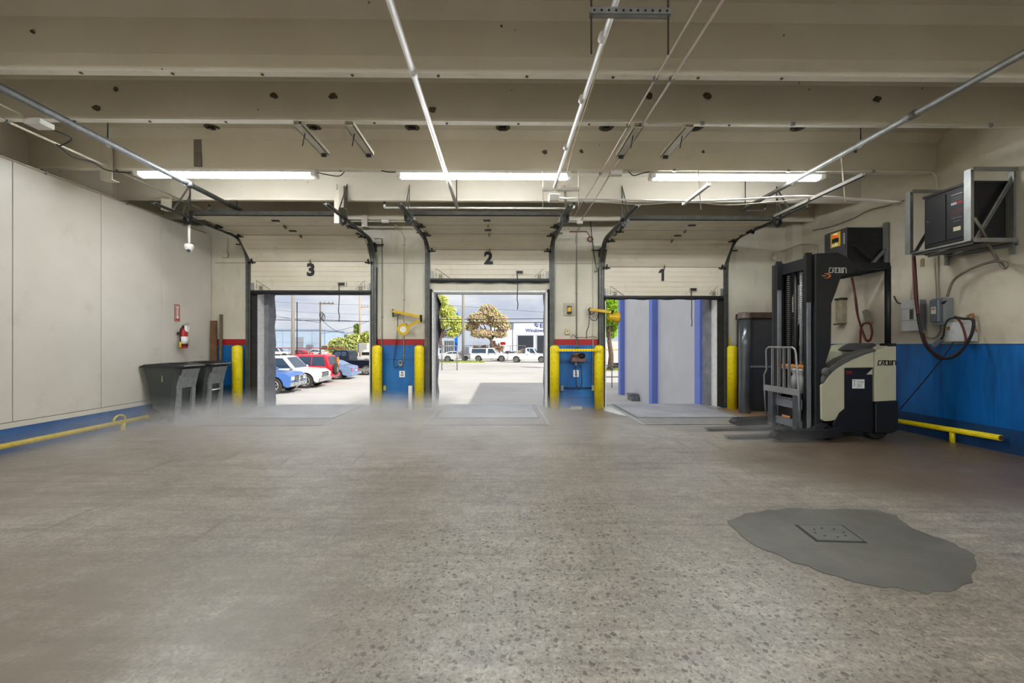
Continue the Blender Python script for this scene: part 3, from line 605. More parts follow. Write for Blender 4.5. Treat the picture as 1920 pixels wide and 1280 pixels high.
# plates clamped on the beams at the left and beside door 3
for (px, p0, p1, y, w_), lab in (((201, 268, 336, 5.86, .16), 'cream steel bearing plate on the strip light beam near the left wall'), ((313, 335, 392, 7.12, .17), 'cream steel bearing plate on the beam above the left of door 3'), ((638, 372, 388, 7.12, .13), 'cream steel bearing plate on the beam above the right of door 3'), ((684, 380, 424, 8.21, .11), 'cream steel bearing plate on the last beam between doors 3 and 2')):
    a, b = onY(px, p0, y), onY(px, p1, y)
    if px == 638: a.z = b.z+.35
    m = MB().box(a.x-w_/2, a.x+w_/2, y-.02, y-.004, b.z, max(a.z, b.z+.2)).box(a.x-w_/2, a.x+w_/2, y-.02, y+.10, b.z-.012, b.z)
    solo(m, 'bearing_plate', offwhite, lab, 'bracket', (a.x, y, b.z), 'beam bearing plates')
p = onY(371, 262, BEAMS[2]-.02); solo(MB().box(p.x-.05, p.x+.05, BEAMS[2]-.03, BEAMS[2]-.008, BEAM_Z+.02, p.z), 'bare_plate', mat('bare_plate', (112, 108, 94), .7), 'dull unpainted steel strap on the beam above the strip light', 'bracket', (p.x, BEAMS[2]-.02, BEAM_Z))
p = onY(632, 345, 6.9); solo(MB().box(p.x-.04, p.x, 6.88, 6.92, 3.28, p.z).box(p.x, p.x+.04, 6.88, 6.89, 3.28, p.z-.1), 'track_post', offwhite, 'cream steel angle post dropping to the right track of door 3', 'bracket', (p.x, 6.9, 3.28))

# ------------------------------------------------------------------ dome camera, box and timber in the left corner
t = thing('dome_camera', 'white dome security camera on a drop pole', 'camera', (-5.20, 7.11, 2.83)); cx, cy = -5.22, 7.13
MB().cyl((cx, cy, 2.98), (cx, cy, 3.41), .02, 12).build('drop_pole', white_p, t)
MB().lathe([(.0, 2.99), (.06, 2.99), (.068, 2.96), (.066, 2.93), (.05, 2.90), (.045, 2.885)], (cx, cy, 0), n=20).build('housing', white_p, t)
MB().sphere((cx, cy, 2.895), .045, 16, 10).build('eyeball', white_p, t); MB().sphere((cx+.008, cy-.022, 2.885), .032, 14, 8).build('lens', glassm, t)
p = onY(424, 479, WALL_Y)
t = thing('wall_junction_box', 'small cream junction box beside door 3 with conduit above', 'electrical box', (p.x, WALL_Y, p.z))
MB().box(p.x-.06, p.x+.06, WALL_Y-.05, WALL_Y, p.z-.05, p.z+.05).build('box', offwhite, t, .006, 1); MB().tube([(p.x+.02, WALL_Y-.02, p.z+.05), (p.x+.05, WALL_Y-.02, p.z+.35)], .009, 7).build('conduit', offwhite, t)
for (xa, ya, xb, yb, h, w_), lab in (((-5.80, 8.60, -5.90, 8.74, 1.80, .12), 'broad weathered board leaning in the corner behind the bins'), ((-5.71, 8.66, -5.76, 8.755, 1.93, .045), 'narrow grey batten leaning in the corner behind the bins')):
    solo(MB().beam((xa, ya, .02), (xb, yb, h), w_, .04, (0,1,0)), 'timber_board', wood if w_ > .1 else mat('grey_timber', (108, 96, 78), .8, 0, .3, 12), lab, 'board', (xa, ya, 0))
# extinguisher and sign
ey = onX(334, 645, XLP).y
t = thing('fire_extinguisher', 'red fire extinguisher hung on the left wall panels', 'extinguisher', (XLP+.10, ey, 1.25)); cx = XLP+.10
MB().lathe([(.0, 1.25), (.058, 1.25), (.065, 1.265), (.065, 1.53), (.055, 1.57), (.025, 1.60), (.022, 1.625), (0, 1.625)], (cx, ey, 0), n=20).build('cylinder', red_p, t)
MB().lathe([(.0665, 1.33), (.0665, 1.46)], (cx, ey, 0), n=20).build('paper_label', paper, t)
MB().lathe([(.0668, 1.29), (.0668, 1.32)], (cx, ey, 0), n=20).build('band', black, t)
MB().box(cx-.02, cx+.03, ey-.02, ey+.02, 1.62, 1.66).build('valve', black, t)
MB().beam((cx-.02, ey, 1.675), (cx+.10, ey, 1.70), .02, .008).beam((cx, ey, 1.65), (cx+.09, ey, 1.655), .02, .008).build('lever', steel, t)
MB().tube(bez([(cx+.02, ey-.02, 1.64), (cx+.01, ey-.08, 1.60), (cx, ey-.085, 1.5), (cx, ey-.08, 1.35)], 6), .011, 7).build('hose', black, t)
MB().cyl((cx, ey-.08, 1.36), (cx, ey-.08, 1.26), .014, 8, .02).build('nozzle', mat('yellow_tag', (220, 196, 40), .5), t)
MB().box(cx+.03, cx+.075, ey-.02, ey+.045, 1.55, 1.66).build('inspection_tag', paper, t)
MB().box(XLP, cx-.05, ey-.03, ey+.03, 1.5, 1.54).build('bracket', black, t)
sy = onX(332, 645, XLP).y
t = thing('extinguisher_sign', 'narrow red and white arrow sign above the extinguisher', 'sign', (XLP, sy, 1.75))
MB().box(XLP, XLP+.004, sy-.065, sy+.065, 1.74, 2.05).build('plate', red_p, t)
MB().box(XLP+.004, XLP+.006, sy-.052, sy+.052, 1.755, 2.035).build('white_field', paper, t)
MB().box(XLP+.006, XLP+.0075, sy-.046, sy+.046, 1.76, 2.03).build('red_field', red_p, t)
a = MB().prism([(sy, 1.775), (sy+.04, 1.82), (sy+.024, 1.82), (sy+.024, 1.985), (sy+.04, 2.015), (sy-.04, 2.015), (sy-.024, 1.985), (sy-.024, 1.82), (sy-.04, 1.82)], 'yz', XLP+.0075, XLP+.009).build('arrow', paper, t)
for i in range(6): MB().box(XLP+.009, XLP+.0095, sy-.010, sy+.010, 1.845+.024*i, 1.857+.024*i).build('print_line', red_p, a)

# ------------------------------------------------------------------ bins
binm = mat('grey_green_plastic', (62, 66, 64), .42, 0, .15, 4, bump=.15, bscale=120); lidm = mat('bin_lid_plastic', (40, 42, 42), .35, 0, .15, 5)
def bin_(y0, label):
    x0, x1, y1 = -5.93, -5.30, y0+.56; xm, ym = (x0+x1)/2, (y0+y1)/2
    t = thing('trash_bin', label, 'trash bin', (xm, ym, 0), group='wheeled trash bins')
    m = MB(); rings = []
    for z, fx0, fx1, fy in ((.12, .13, .17, .06), (.50, .09, .115, .04), (.72, .055, .075, .02), (.80, .04, .05, .012), (.90, .0, .02, .0), (.93, -.01, .0, -.008)):
        c = .05; X0, X1, Y0, Y1 = x0+fx0, x1-fx1, y0+fy, y1-fy
        rings.append([(X0+c, Y0, z), (X1-c, Y0, z), (X1, Y0+c, z), (X1, Y1-c, z), (X1-c, Y1, z), (X0+c, Y1, z), (X0, Y1-c, z), (X0, Y0+c, z)])
    for r in rings: m.v += r
    for i in range(len(rings)-1):
        for k in range(8): m.f.append((i*8+k, i*8+(k+1) % 8, i*8+8+(k+1) % 8, i*8+8+k)); m.sm.append(False)
    m.f.append(tuple(range(8))); m.sm.append(False); m.f.append(tuple(range(40, 48))); m.sm.append(False)
    body = m.build('body', binm, t)
    lid = MB(); prof = [(x0-.02, .93), (x0-.02, .955), (x0+.06, .985), (xm, 1.005), (x1-.10, .985), (x1+.03, .965), (x1+.045, .945), (x1+.02, .93)]
    lid = lid.prism(prof, 'xz', y0-.015, y1+.015).build('lid', lidm, t, .008, 1)
    MB().box(x1+.0, x1+.06, y0+.05, y1-.05, .950, .962).build('lid_grip', mat('bin_grip', (150, 152, 152), .35, 0, .1, 8), lid)
    MB().box(xm-.02, xm+.2, y0+.06, y1-.20, .995, 1.008).build('lid_rib', lidm, lid)
    # moulded front with lift bar and legs
    bright = mat('scuffed_plastic', (132, 134, 132), .45, 0, .25, 14)
    MB().prism([(x1-.02, .90), (x1+.012, .90), (x1-.03, .78), (x1-.05, .78)], 'xz', y0+.09, y1-.09).build('lift_pocket', bright, t)
    f = MB(); f.prism([(x1-.055, .80), (x1-.035, .80), (x1-.085, .58), (x1-.11, .58)], 'xz', y0+.07, y1-.07); f.build('front_panel', bright, t)
    for ya, yb in ((y0+.08, y0+.16), (y1-.16, y1-.08)):
        MB().prism([(x1-.10, .60), (x1-.075, .60), (x1-.085, .3), (x1-.115, .0), (x1-.15, .0), (x1-.13, .3)], 'xz', ya, yb).build('leg', bright, t)
    if y0 > 7.5: MB().cyl((x1-.085, y0+.16, .47), (x1-.085, y1-.16, .47), .013, 10).build('catch_bar', white_p, t)
    for yy in (y0+.02, y1-.06): MB().lathe([(.02, 0), (.12, 0), (.125, .015), (.12, .04), (.02, .04)], (x0+.16, yy, .125), 'y', 18).build('wheel', rubber, t)
    MB().cyl((x0+.0, y0+.05, .945), (x0+.0, y1-.05, .945), .016, 10).build('handle', lidm, t)
    MB().box(x0+.33, x0+.345, y0+.012, y0+.024, .70, .80).build('stamp', mat('green_stamp', (128, 150, 96), .6), body)
bin_(7.02, 'dark plastic trash bin standing before the panelled wall, under the extinguisher')
bin_(7.76, 'dark plastic trash bin in the corner next to the yellow bollard')

# ------------------------------------------------------------------ bollards and rails
def bollard(px, label):
    p = onY(px, 765, 8.62); h = 1.285; r = .097
    m = MB().lathe([(r, 0), (r, h-.05), (r*.93, h-.02), (r*.7, h+.0), (r*.4, h+.012), (0, h+.016)], (p.x, 8.62, 0), n=24)
    return solo(m, 'bollard', yellow, label, 'bollard', (p.x, 8.62, 0), 'yellow bollards'), p.x
bollard(445, 'yellow bollard beside the bins at door 3'); bollard(707, 'yellow bollard between door 3 and the hanging lamp'); bollard(786, 'yellow bollard beside the short white post at door 2')
_, xa = bollard(1040, 'yellow bollard with crossbar, nearer the middle door'); _, xb = bollard(1123, 'yellow bollard with crossbar, below the lamp turned outdoors'); bollard(1373, 'yellow bollard in front of the dark cabinet')
t = thing('bollard_crossbar', 'yellow perforated strut joining two bollards', 'bar', ((xa+xb)/2, 8.50, 1.19))
s_ = MB().box(xa-.02, xb+.02, 8.505, 8.522, 1.175, 1.225).build('strut', yellow, t)
for i in range(15):
    x = xa+.06+(xb-xa-.12)*i/14; MB().box(x-.012, x+.012, 8.503, 8.506, 1.194, 1.206).build('slot', black, s_)
ra, rb = Vector((-5.86, REAR+1, .128)), Vector((-5.80, 7.0, .128))
t = thing('guard_rail', 'yellow pipe guard rail along the foot of the left wall', 'rail', (-5.83, 6.0, 0))
MB().cyl(ra, rb, .033, 14).build('pipe', mat('worn_yellow', (226, 200, 62), .45, 0, .15, 9, dirt=.5), t)
for y in (-3.5, -.5, 2.4, 6.55): MB().cyl((-5.80, y, 0), (-5.80, y, .128), .032, 12).build('post', MATS['worn_yellow'], t)
yy = onX(228, 645, -5.83).y; MB().tube([(-5.86, yy+.10*math.cos(a), .15+.08*math.sin(a)) for a in [math.pi*i/8 for i in range(9)]], .014, 8).build('hoop', MATS['worn_yellow'], t)
t = thing('guard_rail', 'yellow pipe guard rail along the foot of the right blue wall', 'rail', (6.03, 5.7, 0))
MB().cyl((6.05, 5.04, .185), (6.03, 7.6, .12), .036, 14).build('pipe', yellow, t); MB().cyl((6.05, 5.034, .185), (6.05, 5.045, .185), .030, 12).build('pipe_mouth', mat('rusty_mouth', (70, 48, 30), .9), t)
for y in (5.6, 7.3): MB().cyl((6.06, y, 0), (6.06, y, .15), .03, 10).build('post', yellow, t)
# short post and sticks between doors 3 and 2
p = onY(769, 765, 8.55); t = thing('short_post', 'short white steel channel post beside a yellow bollard', 'post', (p.x, 8.55, 0))
MB().box(p.x-.045, p.x+.045, 8.55, 8.558, 0, .48).box(p.x-.045, p.x-.037, 8.55, 8.60, 0, .48).box(p.x+.037, p.x+.045, 8.55, 8.60, 0, .48).build('channel', white_p, t)
p = onY(792, 655, 8.72); solo(MB().beam((p.x-.01, 8.71, .02), (p.x+.09, 8.75, 1.82), .045, .03, (0,1,0)), 'wooden_stick', mat('pale_stick', (150, 118, 84), .75, 0, .25, 10), 'wooden stick leaning on the wall at the left of door 2', 'stick', (p.x, 8.72, 0))

# ------------------------------------------------------------------ things on the piers
by = WALL_Y
def wallpipe(px, ya, yb, label, r=.012, extra=(), m=None):
    a, b = onY(px, ya, by-.02), onY(px, yb, by-.02)
    pts = [Vector((b.x, by-.02, b.z)), Vector((b.x, by-.02, a.z))] + [Vector(e) for e in extra]
    t = thing('wall_conduit', label, 'conduit', (b.x, by-.02, b.z), group='wall conduits')
    MB().tube(pts, r, 8).build('tubing', m or offwhite, t)
    for z in (b.z+.15, (a.z+b.z)/2, a.z-.15): MB().box(b.x-.025, b.x+.025, by-.022, by, z-.01, z+.01).build('strap', steel, t)
    return t
greyc = mat('grey_conduit', (150, 148, 136), .45, .2, .1, 8)
wallpipe(716, 447, 742, 'grey conduit down the wall beside door 3', .012, [onY(702, 447, by-.02)], greyc)
wallpipe(757, 445, 680, 'thin conduit down to the outlet behind the hanging lamp', .009, [onY(752, 432, by-.03), onY(735, 416, by-.2)], offwhite)
wallpipe(1081, 440, 662, 'conduit down the pier to the hooded control', .013, [onY(1086, 425, by-.05), onY(1092, 412, by-.3)], greyc)
wallpipe(1112, 452, 722, 'conduit down the pier to the low outlet box', .010, [], offwhite)
def wbox(px, py, w_, h_, d_, m, name, label, cat, parts=(), bev=.005):
    p = onY(px, py, by); t = thing(name, label, cat, (p.x, by, p.z))
    MB().box(p.x-w_/2, p.x+w_/2, by-d_, by, p.z-h_/2, p.z+h_/2).build('body', m, t, bev, 1)
    for (dx_, dz_, ww, hh, dd, mm, nm) in parts: MB().box(p.x+dx_-ww/2, p.x+dx_+ww/2, by-d_-dd, by-d_+.001, p.z+dz_-hh/2, p.z+dz_+hh/2).build(nm, mm, t)
    return t, p
wbox(752, 681, .08, .12, .06, grey_p, 'outlet_box', 'grey outlet box on the blue paint under the hanging lamp', 'outlet', [(0, .02, .04, .035, .004, black, 'socket'), (0, -.03, .05, .03, .004, steel, 'cover')])
wbox(754, 701, .115, .13, .003, paper, 'notice', 'white notice on the blue paint under the grey outlet', 'notice', [(0, .03, .03, .03, .001, black, 'icon'), (0, -.02, .06, .035, .001, mat('grey_print', (140, 140, 140), .8), 'print')], 0)
wbox(722, 727, .05, .10, .05, mat('ochre_box', (196, 186, 96), .6), 'switch_box', 'small yellowish switch box behind a bollard at door 3', 'electrical box')
wbox(1067, 580, .24, .27, .012, mat('mount_plate', (176, 170, 150), .55, 0, .1, 8), 'beacon_plate', 'cream square plate that carries the amber beacon', 'plate')
p = onY(1067, 580, by); t = thing('beacon_light', 'amber beacon light on the cream square plate', 'light', (p.x, by-.012, p.z))
MB().lathe([(.035, -.06), (.04, -.045), (.04, .03), (.03, .045), (0, .05)], (p.x, by-.06, p.z), n=16).build('amber_dome', mat('amber_plastic', (212, 172, 30), .25), t)
MB().box(p.x-.042, p.x+.042, by-.10, by-.012, p.z-.085, p.z-.055).box(p.x-.042, p.x+.042, by-.10, by-.012, p.z+.045, p.z+.065).build('base', dsteel, t)
wbox(1063, 621, .075, .12, .05, mat('ivory_box', (196, 184, 140), .5), 'switch_box', 'ivory switch box above the red stripe', 'switch', [(0, 0, .012, .03, .008, black, 'toggle')])
wbox(1080, 700, .115, .14, .004, paper, 'notice', 'white notice on the blue paint behind the bollard crossbar', 'notice', [(0, .03, .03, .04, .001, black, 'icon'), (0, -.025, .06, .03, .001, MATS['grey_print'], 'print')], 0)
wbox(1053, 727, .065, .11, .06, grey_p, 'outlet_box', 'grey low outlet box left of the pair behind the crossbar', 'outlet'); wbox(1112, 727, .065, .11, .06, MATS['ivory_box'], 'outlet_box', 'ivory low outlet box right of the pair behind the crossbar', 'outlet')
a, b = onY(1056, 727, by-.03), onY(1110, 727, by-.03); solo(MB().cyl(a, b, .011, 8), 'wall_conduit', MATS['dark_steel'], 'level conduit linking the two low outlet boxes', 'conduit', a, 'wall conduits')
p = onY(1083, 672, by); t = thing('control_box', 'hooded brown and black control box behind the crossbar', 'control box', (p.x, by, p.z-.1))
MB().prism([(p.x-.15, p.z-.06), (p.x+.12, p.z-.06), (p.x+.15, p.z+.02), (p.x+.05, p.z+.12), (p.x-.12, p.z+.10)], 'xz', by-.14, by).build('hood', mat('brown_hood', (112, 84, 72), .7, 0, .3, 9), t)
MB().sphere((p.x+.06, by-.14, p.z+.06), .075, 14, 8, (1, .5, .8)).build('dark_cover', black, t)
MB().cyl((p.x-.05, by-.07, p.z-.06), (p.x-.05, by-.07, p.z-.15), .03, 12).build('plug', grey_p, t)
cable('cord', [onY(*q, by-.06) for q in ((1079,684),(1080,700),(1081,722),(1087,729),(1091,715),(1089,684))], .008, cablem, 'black cord looping below the hooded control box')
cable('cord', [onY(*q, by-.05) for q in ((746,590),(745,625),(741,660),(738,680),(742,690),(749,682))], .007, cablem, 'black cord from the hanging lamp to the grey outlet')
cable('wall_hook_rod', [onY(*q, by-.05) for q in ((1107,413),(1111,455),(1118,500),(1119,508),(1115,509))], .008, dsteel, 'bent dark pull rod hung beside the red ring', 'rod')
p = onY(1107, 448, by-.03); solo(MB().tube([(p.x+.05*math.cos(a), by-.03, p.z+.05*math.sin(a)) for a in [2*math.pi*i/16 for i in range(16)]], .012, 7, closed=True).tube([onY(1068, 434, by-.03), onY(1100, 434, by-.03), onY(1106, 442, by-.03)], .009, 6), 'air_hose_ring', mat('faded_red', (132, 70, 58), .6), 'faded red ring and pipe high on the pier between doors', 'pipe', p)
p = onY(1080, 762, 8.6); solo(MB().box(p.x-.15, p.x+.10, 8.52, 8.60, 0, .02).box(p.x-.1, p.x+.12, 8.58, 8.68, .01, .045), 'floor_scraps', mat('scrap', (170, 168, 160), .7, 0, .3, 14), 'crumpled scraps lying on the floor behind the crossbar', 'scraps', (p.x, 8.6, 0))
# swing-arm dock lamps
lampy = mat('lamp_yellow', (206, 168, 20), .4, 0, .1, 9, dirt=.3)
def docklamp(pts, head, aim, label, plate):
    q = [onY(px, py, by-d) for px, py, d in pts]
    t = thing('dock_lamp', label, 'lamp', (q[0].x, by, q[0].z), group='swing-arm dock lamps')
    p = onY(*plate, by); MB().box(p.x-.08, p.x+.08, by-.006, by, p.z-.15, p.z+.15).build('wall_plate', offwhite, t)
    MB().beam(q[0]+Vector((0,0,.04)), q[0]-Vector((0,0,.12)), .03, .03).beam(q[0], Vector((q[0].x, by, q[0].z)), .03, .05).beam(q[0]-Vector((0,0,.12)), q[0]+(q[1]-q[0])*.35, .015, .015).build('pivot_bracket', dsteel, t)
    MB().beam(q[0], q[1], .045, .055).build('arm', lampy, t)
    if len(q) > 2: MB().beam(q[1]-Vector((0,0,.06)), q[2], .04, .05).build('arm', lampy, t); MB().cyl(q[1]+Vector((0,0,.04)), q[1]-Vector((0,0,.10)), .03, 10).build('elbow', black, t)
    h = onY(head[0], head[1], by-head[2]); a = Vector(aim).normalized()
    hd = MB(); hd.tube([h-a*.16, h-a*.07, h-a*.05, h+a*.02, h+a*.05], [.06, .065, .085, .115, .118], 18); o = hd.build('lamp_head', lampy, t)
    MB().tube([h+a*.045, h+a*.056], [.070, .062], 18).build('lens', mat('lamp_glass', (225, 228, 224), .12, 0, .1, 9), o)
    MB().tube(bez([q[-1], (q[-1]+h)/2+Vector((0,0,.08)), h-a*.14], 6), .010, 6).build('yoke', black, t)
    return t
docklamp([(737, 583, .10), (789, 594, .18), (765, 612, .30)], (757, 617, .30), (-.05, -1, -.12), 'yellow swing-arm lamp facing in, on the pier between doors 3 and 2', (733, 588))
docklamp([(1106, 580, .12), (1146, 585, .20)], (1155, 595, .20), (1, .12, -.03), 'yellow swing-arm lamp turned toward door 1', (1105, 582))
cable('cord', [onY(*q, by-.10) for q in ((1106,594),(1110,600),(1118,600),(1121,590))], .007, cablem, 'black cord looping under the lamp arm at door 1')
cable('cord', [onY(*q, by-.04) for q in ((1105,592),(1104,610),(1100,622),(1100,634))], .007, cablem, 'black cord hanging from the lamp bracket at door 1')
cable('cord', [onY(*q, by-.03) for q in ((1071,634),(1072,629),(1076,627),(1079,632),(1090,632),(1104,632),(1112,630),(1120,633))], .005, dsteel, 'thin wire trailing above the red stripe by door 1')
# ------------------------------------------------------------------ dark cabinet and roll by door 1
RX = onY(1396, 645, 8.07).x; CX = onY(1406, 645, 8.25).x
t = thing('cabinet', 'dark steel cabinet with a brown board on top, behind the forklift', 'cabinet', (5.25, 8.45, 0))
cabm = mat('cabinet_grey', (62, 62, 64), .5, .2, .15, 6)
MB().box(CX, 5.75, 8.22, 8.72, 0, 1.82).build('body', cabm, t, .006, 1)
for a, b in ((CX+.02, (CX+5.75)/2-.005), ((CX+5.75)/2+.005, 5.73)):
    for z0, z1 in ((.04, .86), (.90, 1.79)):
        MB().box(a, b, 8.208, 8.222, z0, z1).build('door', mat('cabinet_door', (54, 54, 57), .5, .2, .15, 6), t, .004, 1)
MB().box(CX-.01, 5.76, 8.19, 8.22, .86, .90).build('rail', steel, t)
MB().box(CX-.02, 5.78, 8.16, 8.72, 1.83, 1.94).build('top_board', mat('dark_brown_board', (66, 48, 38), .7, 0, .3, 8), t)
t = thing('plastic_roll', 'tall shiny grey roll standing beside the dark cabinet', 'roll', (RX, 8.07, 0))
MB().lathe([(.10, 0), (.105, .02), (.10, .9), (.105, 1.3), (.10, 1.80), (.0, 1.80)], (RX, 8.07, 0), n=22).build('sheet_roll', mat('shiny_wrap', (92, 96, 100), .25, .5, .25, 4), t)
MB().lathe([(.11, 1.80), (.12, 1.84), (.10, 1.86), (.115, 1.89), (.09, 1.93), (0, 1.93)], (RX-.01, 8.07, 0), n=16).build('tape_stack', mat('brown_tape', (108, 92, 86), .5, 0, .5, 18), t)
p = onY(1450, 483, by); t = thing('alarm_bell', 'round cream alarm beside a thin conduit, right of door 1', 'alarm', (p.x, by, p.z))
MB().lathe([(.055, 0), (.06, -.02), (.05, -.05), (.02, -.06), (0, -.06)], (p.x, by, p.z), 'y', 16).build('dome', offwhite, t)
a = [onY(*q, by-.03) for q in ((1450,476),(1465,470))] + [onY(*q, by-.26) for q in ((1488,461),(1500,457.5))] + [onX(*q, XR-.03) for q in ((1515,457),(1527,460),(1531,470),(1531,500))]
MB().tube(bez(a, 5), .012, 7).build('conduit', offwhite, t)
# thin sagging wire on the right wall
cable('wall_cable', [onX(*q, XR-.02) for q in ((1524,432),(1560,424),(1600,409),(1630,394),(1665,385),(1700,374))], .010, mat('tan_wire', (130, 118, 98), .6), 'dusty cable drooping along the upper right wall')

# ------------------------------------------------------------------ reach truck
cream_t = mat('truck_cream', (188, 186, 158), .38, 0, .08, 3); blk_t = mat('truck_black', (19, 20, 23), .45, .1, .2, 6); mast_t = mat('mast_grey', (128, 131, 140), .45, .3, .15, 8); mast_d = mat('mast_dark', (22, 23, 26), .5, .2, .2, 8)
grey_t = mat('truck_grey_vinyl', (88, 88, 86), .55, 0, .1, 9); silver_t = mat('silver_paint', (150, 151, 152), .4, .5, .12, 9); orange_t = mat('orange_paint', (212, 140, 60), .5)
NY, FY = 5.72, 6.72                       # near and far side of the truck
ft = thing('reach_truck', 'black and cream stand-up reach truck with mast and low forks', 'forklift', (4.6, 6.22, 0))
def T(px, py, Y=NY): p = onY(px, py, Y); return (p.x, p.z)
# battery and drive housing
low = [T(1566, 812), T(1566, 795), T(1580, 770), T(1584, 690), T(1641, 688), T(1641, 752), T(1682, 750), T(1682, 812)]
MB().prism([(x, max(z, .09)) for x, z in low], 'xz', NY+.035, FY-.02).build('chassis', blk_t, ft, .01, 1)
rearp = [T(1640, 753), T(1640, 659), T(1652, 654), T(1664, 648), T(1681, 645), T(1681, 751)]
rp = MB().prism(rearp, 'xz', NY, FY).build('rear_cowl', cream_t, ft, .012, 2)
frontp = [T(1539, 722), T(1546, 716), T(1556, 702), T(1568, 691), T(1582, 682), T(1600, 673), T(1622, 664), T(1639, 659), T(1639, 689), T(1584, 690), T(1584, 766), T(1574, 774), T(1567, 787), T(1560, 789), T(1546, 790), T(1540, 786)]
fp = MB().prism(frontp, 'xz', NY, NY+.10).build('side_cowl', cream_t, ft, .012, 2)
MB().prism([(x, z) for x, z in (T(1541, 720), T(1540, 788), T(1565, 788), T(1584, 760), T(1584, 700))], 'xz', NY+.10, FY-.02).build('front_block', blk_t, ft)
MB().prism([T(1586, 692), T(1638, 690), T(1638, 752), T(1586, 752)], 'xz', NY+.02, NY+.06).build('battery_door', mat('battery_black', (26, 24, 26), .4, .1, .3, 9), ft)
a = onY(1598, 711, NY+.018); c = onY(1620, 728, NY+.018)
nt = MB().box(a.x, c.x+.005, NY+.016, NY+.02, c.z, a.z).build('taped_note', paper, ft)
for st in ([(.05,.85),(.3,.85)],[(.18,.85),(.18,.2)],[(.36,.75),(.5,.85),(.5,.55),(.38,.5),(.52,.4),(.5,.15),(.36,.2)],[(.62,.15),(.62,.5),(.8,.5),(.7,.3),(.85,.1)],[(.58,.8),(.7,.62),(.75,.85)],[(.82,.75),(.93,.8),(.93,.6),(.82,.6),(.82,.75)]):
    W_, H_ = c.x-a.x, a.z-c.z; MB().tube([(a.x+u*W_, NY+.0155, c.z+w_*H_) for u, w_ in st], .0028, 4).build('pen_stroke', black, nt)
p = onY(1592, 698, NY+.018); MB().box(p.x-.045, p.x+.04, NY+.016, NY+.02, p.z-.02, p.z+.02).build('warning_label', mat('dim_red', (120, 24, 20), .5), ft)
MB().prism([T(1626, 702), T(1637, 692), T(1637, 702)], 'xz', NY+.012, NY+.02).build('bracket_plate', cream_t, ft)
MB().prism([T(1641, 753), T(1684, 751), T(1684, 806), T(1672, 812), T(1641, 812)], 'xz', NY-.01, FY).build('rear_skirt', blk_t, ft, .01, 1)
MB().lathe([(.03, 0), (.15, 0), (.165, .02), (.165, .10), (.15, .12), (.03, .12)], (5.22, NY+.06, .165), 'y', 22).build('drive_wheel', rubber, ft)
MB().lathe([(.02, 0), (.09, 0), (.10, .015), (.10, .07), (.02, .07)], (4.50, NY+.03, .10), 'y', 20).build('load_wheel', rubber, ft)
# arm pad following the cowl
top = [T(1541, 722), T(1540, 708), T(1547, 697), T(1560, 684), T(1578, 672), T(1600, 663), T(1622, 656), T(1638, 652), T(1645, 658), T(1622, 665), T(1600, 674), T(1582, 683), T(1568, 692), T(1556, 703), T(1546, 717)]
MB().prism(top, 'xz', NY-.008, NY+.16).build('arm_pad', grey_t, ft, .018, 2)
MB().prism([T(1628, 657), T(1640, 648), T(1652, 643), T(1660, 643), T(1664, 647), T(1652, 655), T(1640, 660)], 'xz', NY+.16, NY+.55).build('backrest_pad', mat('seat_black', (52, 52, 52), .6, 0, .1, 8), ft, .015, 2)
p = T(1547, 697); MB().lathe([(0, -.02), (.055, -.018), (.06, .0), (.06, .06), (.0, .07)], (p[0]+.01, NY-.01, p[1]), 'y', 18).build('pad_knob', grey_t, ft)
MB().prism([T(1560, 676), T(1575, 662), T(1590, 650), T(1596, 668), T(1578, 680)], 'xz', NY+.45, FY-.06).build('console', mat('console_dark', (44, 45, 46), .6), ft)
p = onY(1616, 658, 6.0); MB().box(p.x-.05, p.x+.05, 5.97, 6.05, 1.16, 1.28).build('control_pod', white_p, ft); MB().tube([(p.x+.12, 6.05, 1.16), (p.x+.14, 6.05, 1.27), (p.x+.09, 6.03, 1.31)], .016, 8).build('control_lever', black, ft)
MB().prism([T(1545, 722), T(1640, 662), T(1640, 700), T(1584, 700), T(1545, 760)], 'xz', FY-.10, FY-.02).build('far_cowl', cream_t, ft)
# overhead guard: near leg plate, far leg, roof bars, rear post
leg = [T(1531, 812), T(1531, 474), T(1575, 472), T(1590, 480), T(1609, 500), T(1604, 512), T(1580, 518), T(1571, 545), T(1562, 568), T(1561, 650), T(1548, 690), T(1545, 812)]
gl = MB().prism([(x, max(z, .02)) for x, z in leg], 'xz', NY+.02, NY+.10).build('guard_leg', blk_t, ft, .01, 1)
MB().prism([(x, max(z, .5)) for x, z in leg], 'xz', FY-.10, FY-.04).build('guard_leg', blk_t, ft, .008, 1)
GZr = 2.40; gx0, gx1 = T(1600, 500)[0]-.15, T(1678, 500)[0]
g = MB(); pts = [(gx0-.1, NY+.05), (gx1-.06, NY+.05), (gx1-.02, NY+.08), (gx1, NY+.14), (gx1, FY-.14), (gx1-.02, FY-.08), (gx1-.06, FY-.05), (gx0-.1, FY-.05)]
for u, w_ in zip(pts[:-1], pts[1:]): g.beam((*u, GZr), (*w_, GZr), .05, .09)
g.build('guard_frame', blk_t, ft)
for i in range(6):
    x = gx0+.10+(gx1-gx0-.16)*i/5; MB().box(x-.014, x+.014, NY+.06, FY-.06, GZr-.03, GZr+.04).build('guard_bar', blk_t, ft)
px_, pz_ = T(1672, 645); MB().cyl((px_, NY+.06, pz_-.05), (px_, NY+.06, GZr), .036, 14).build('rear_post', blk_t, ft)
MB().box(px_-.06, px_+.06, NY+.0, NY+.12, pz_-.03, pz_+.012).build('post_foot', blk_t, ft)
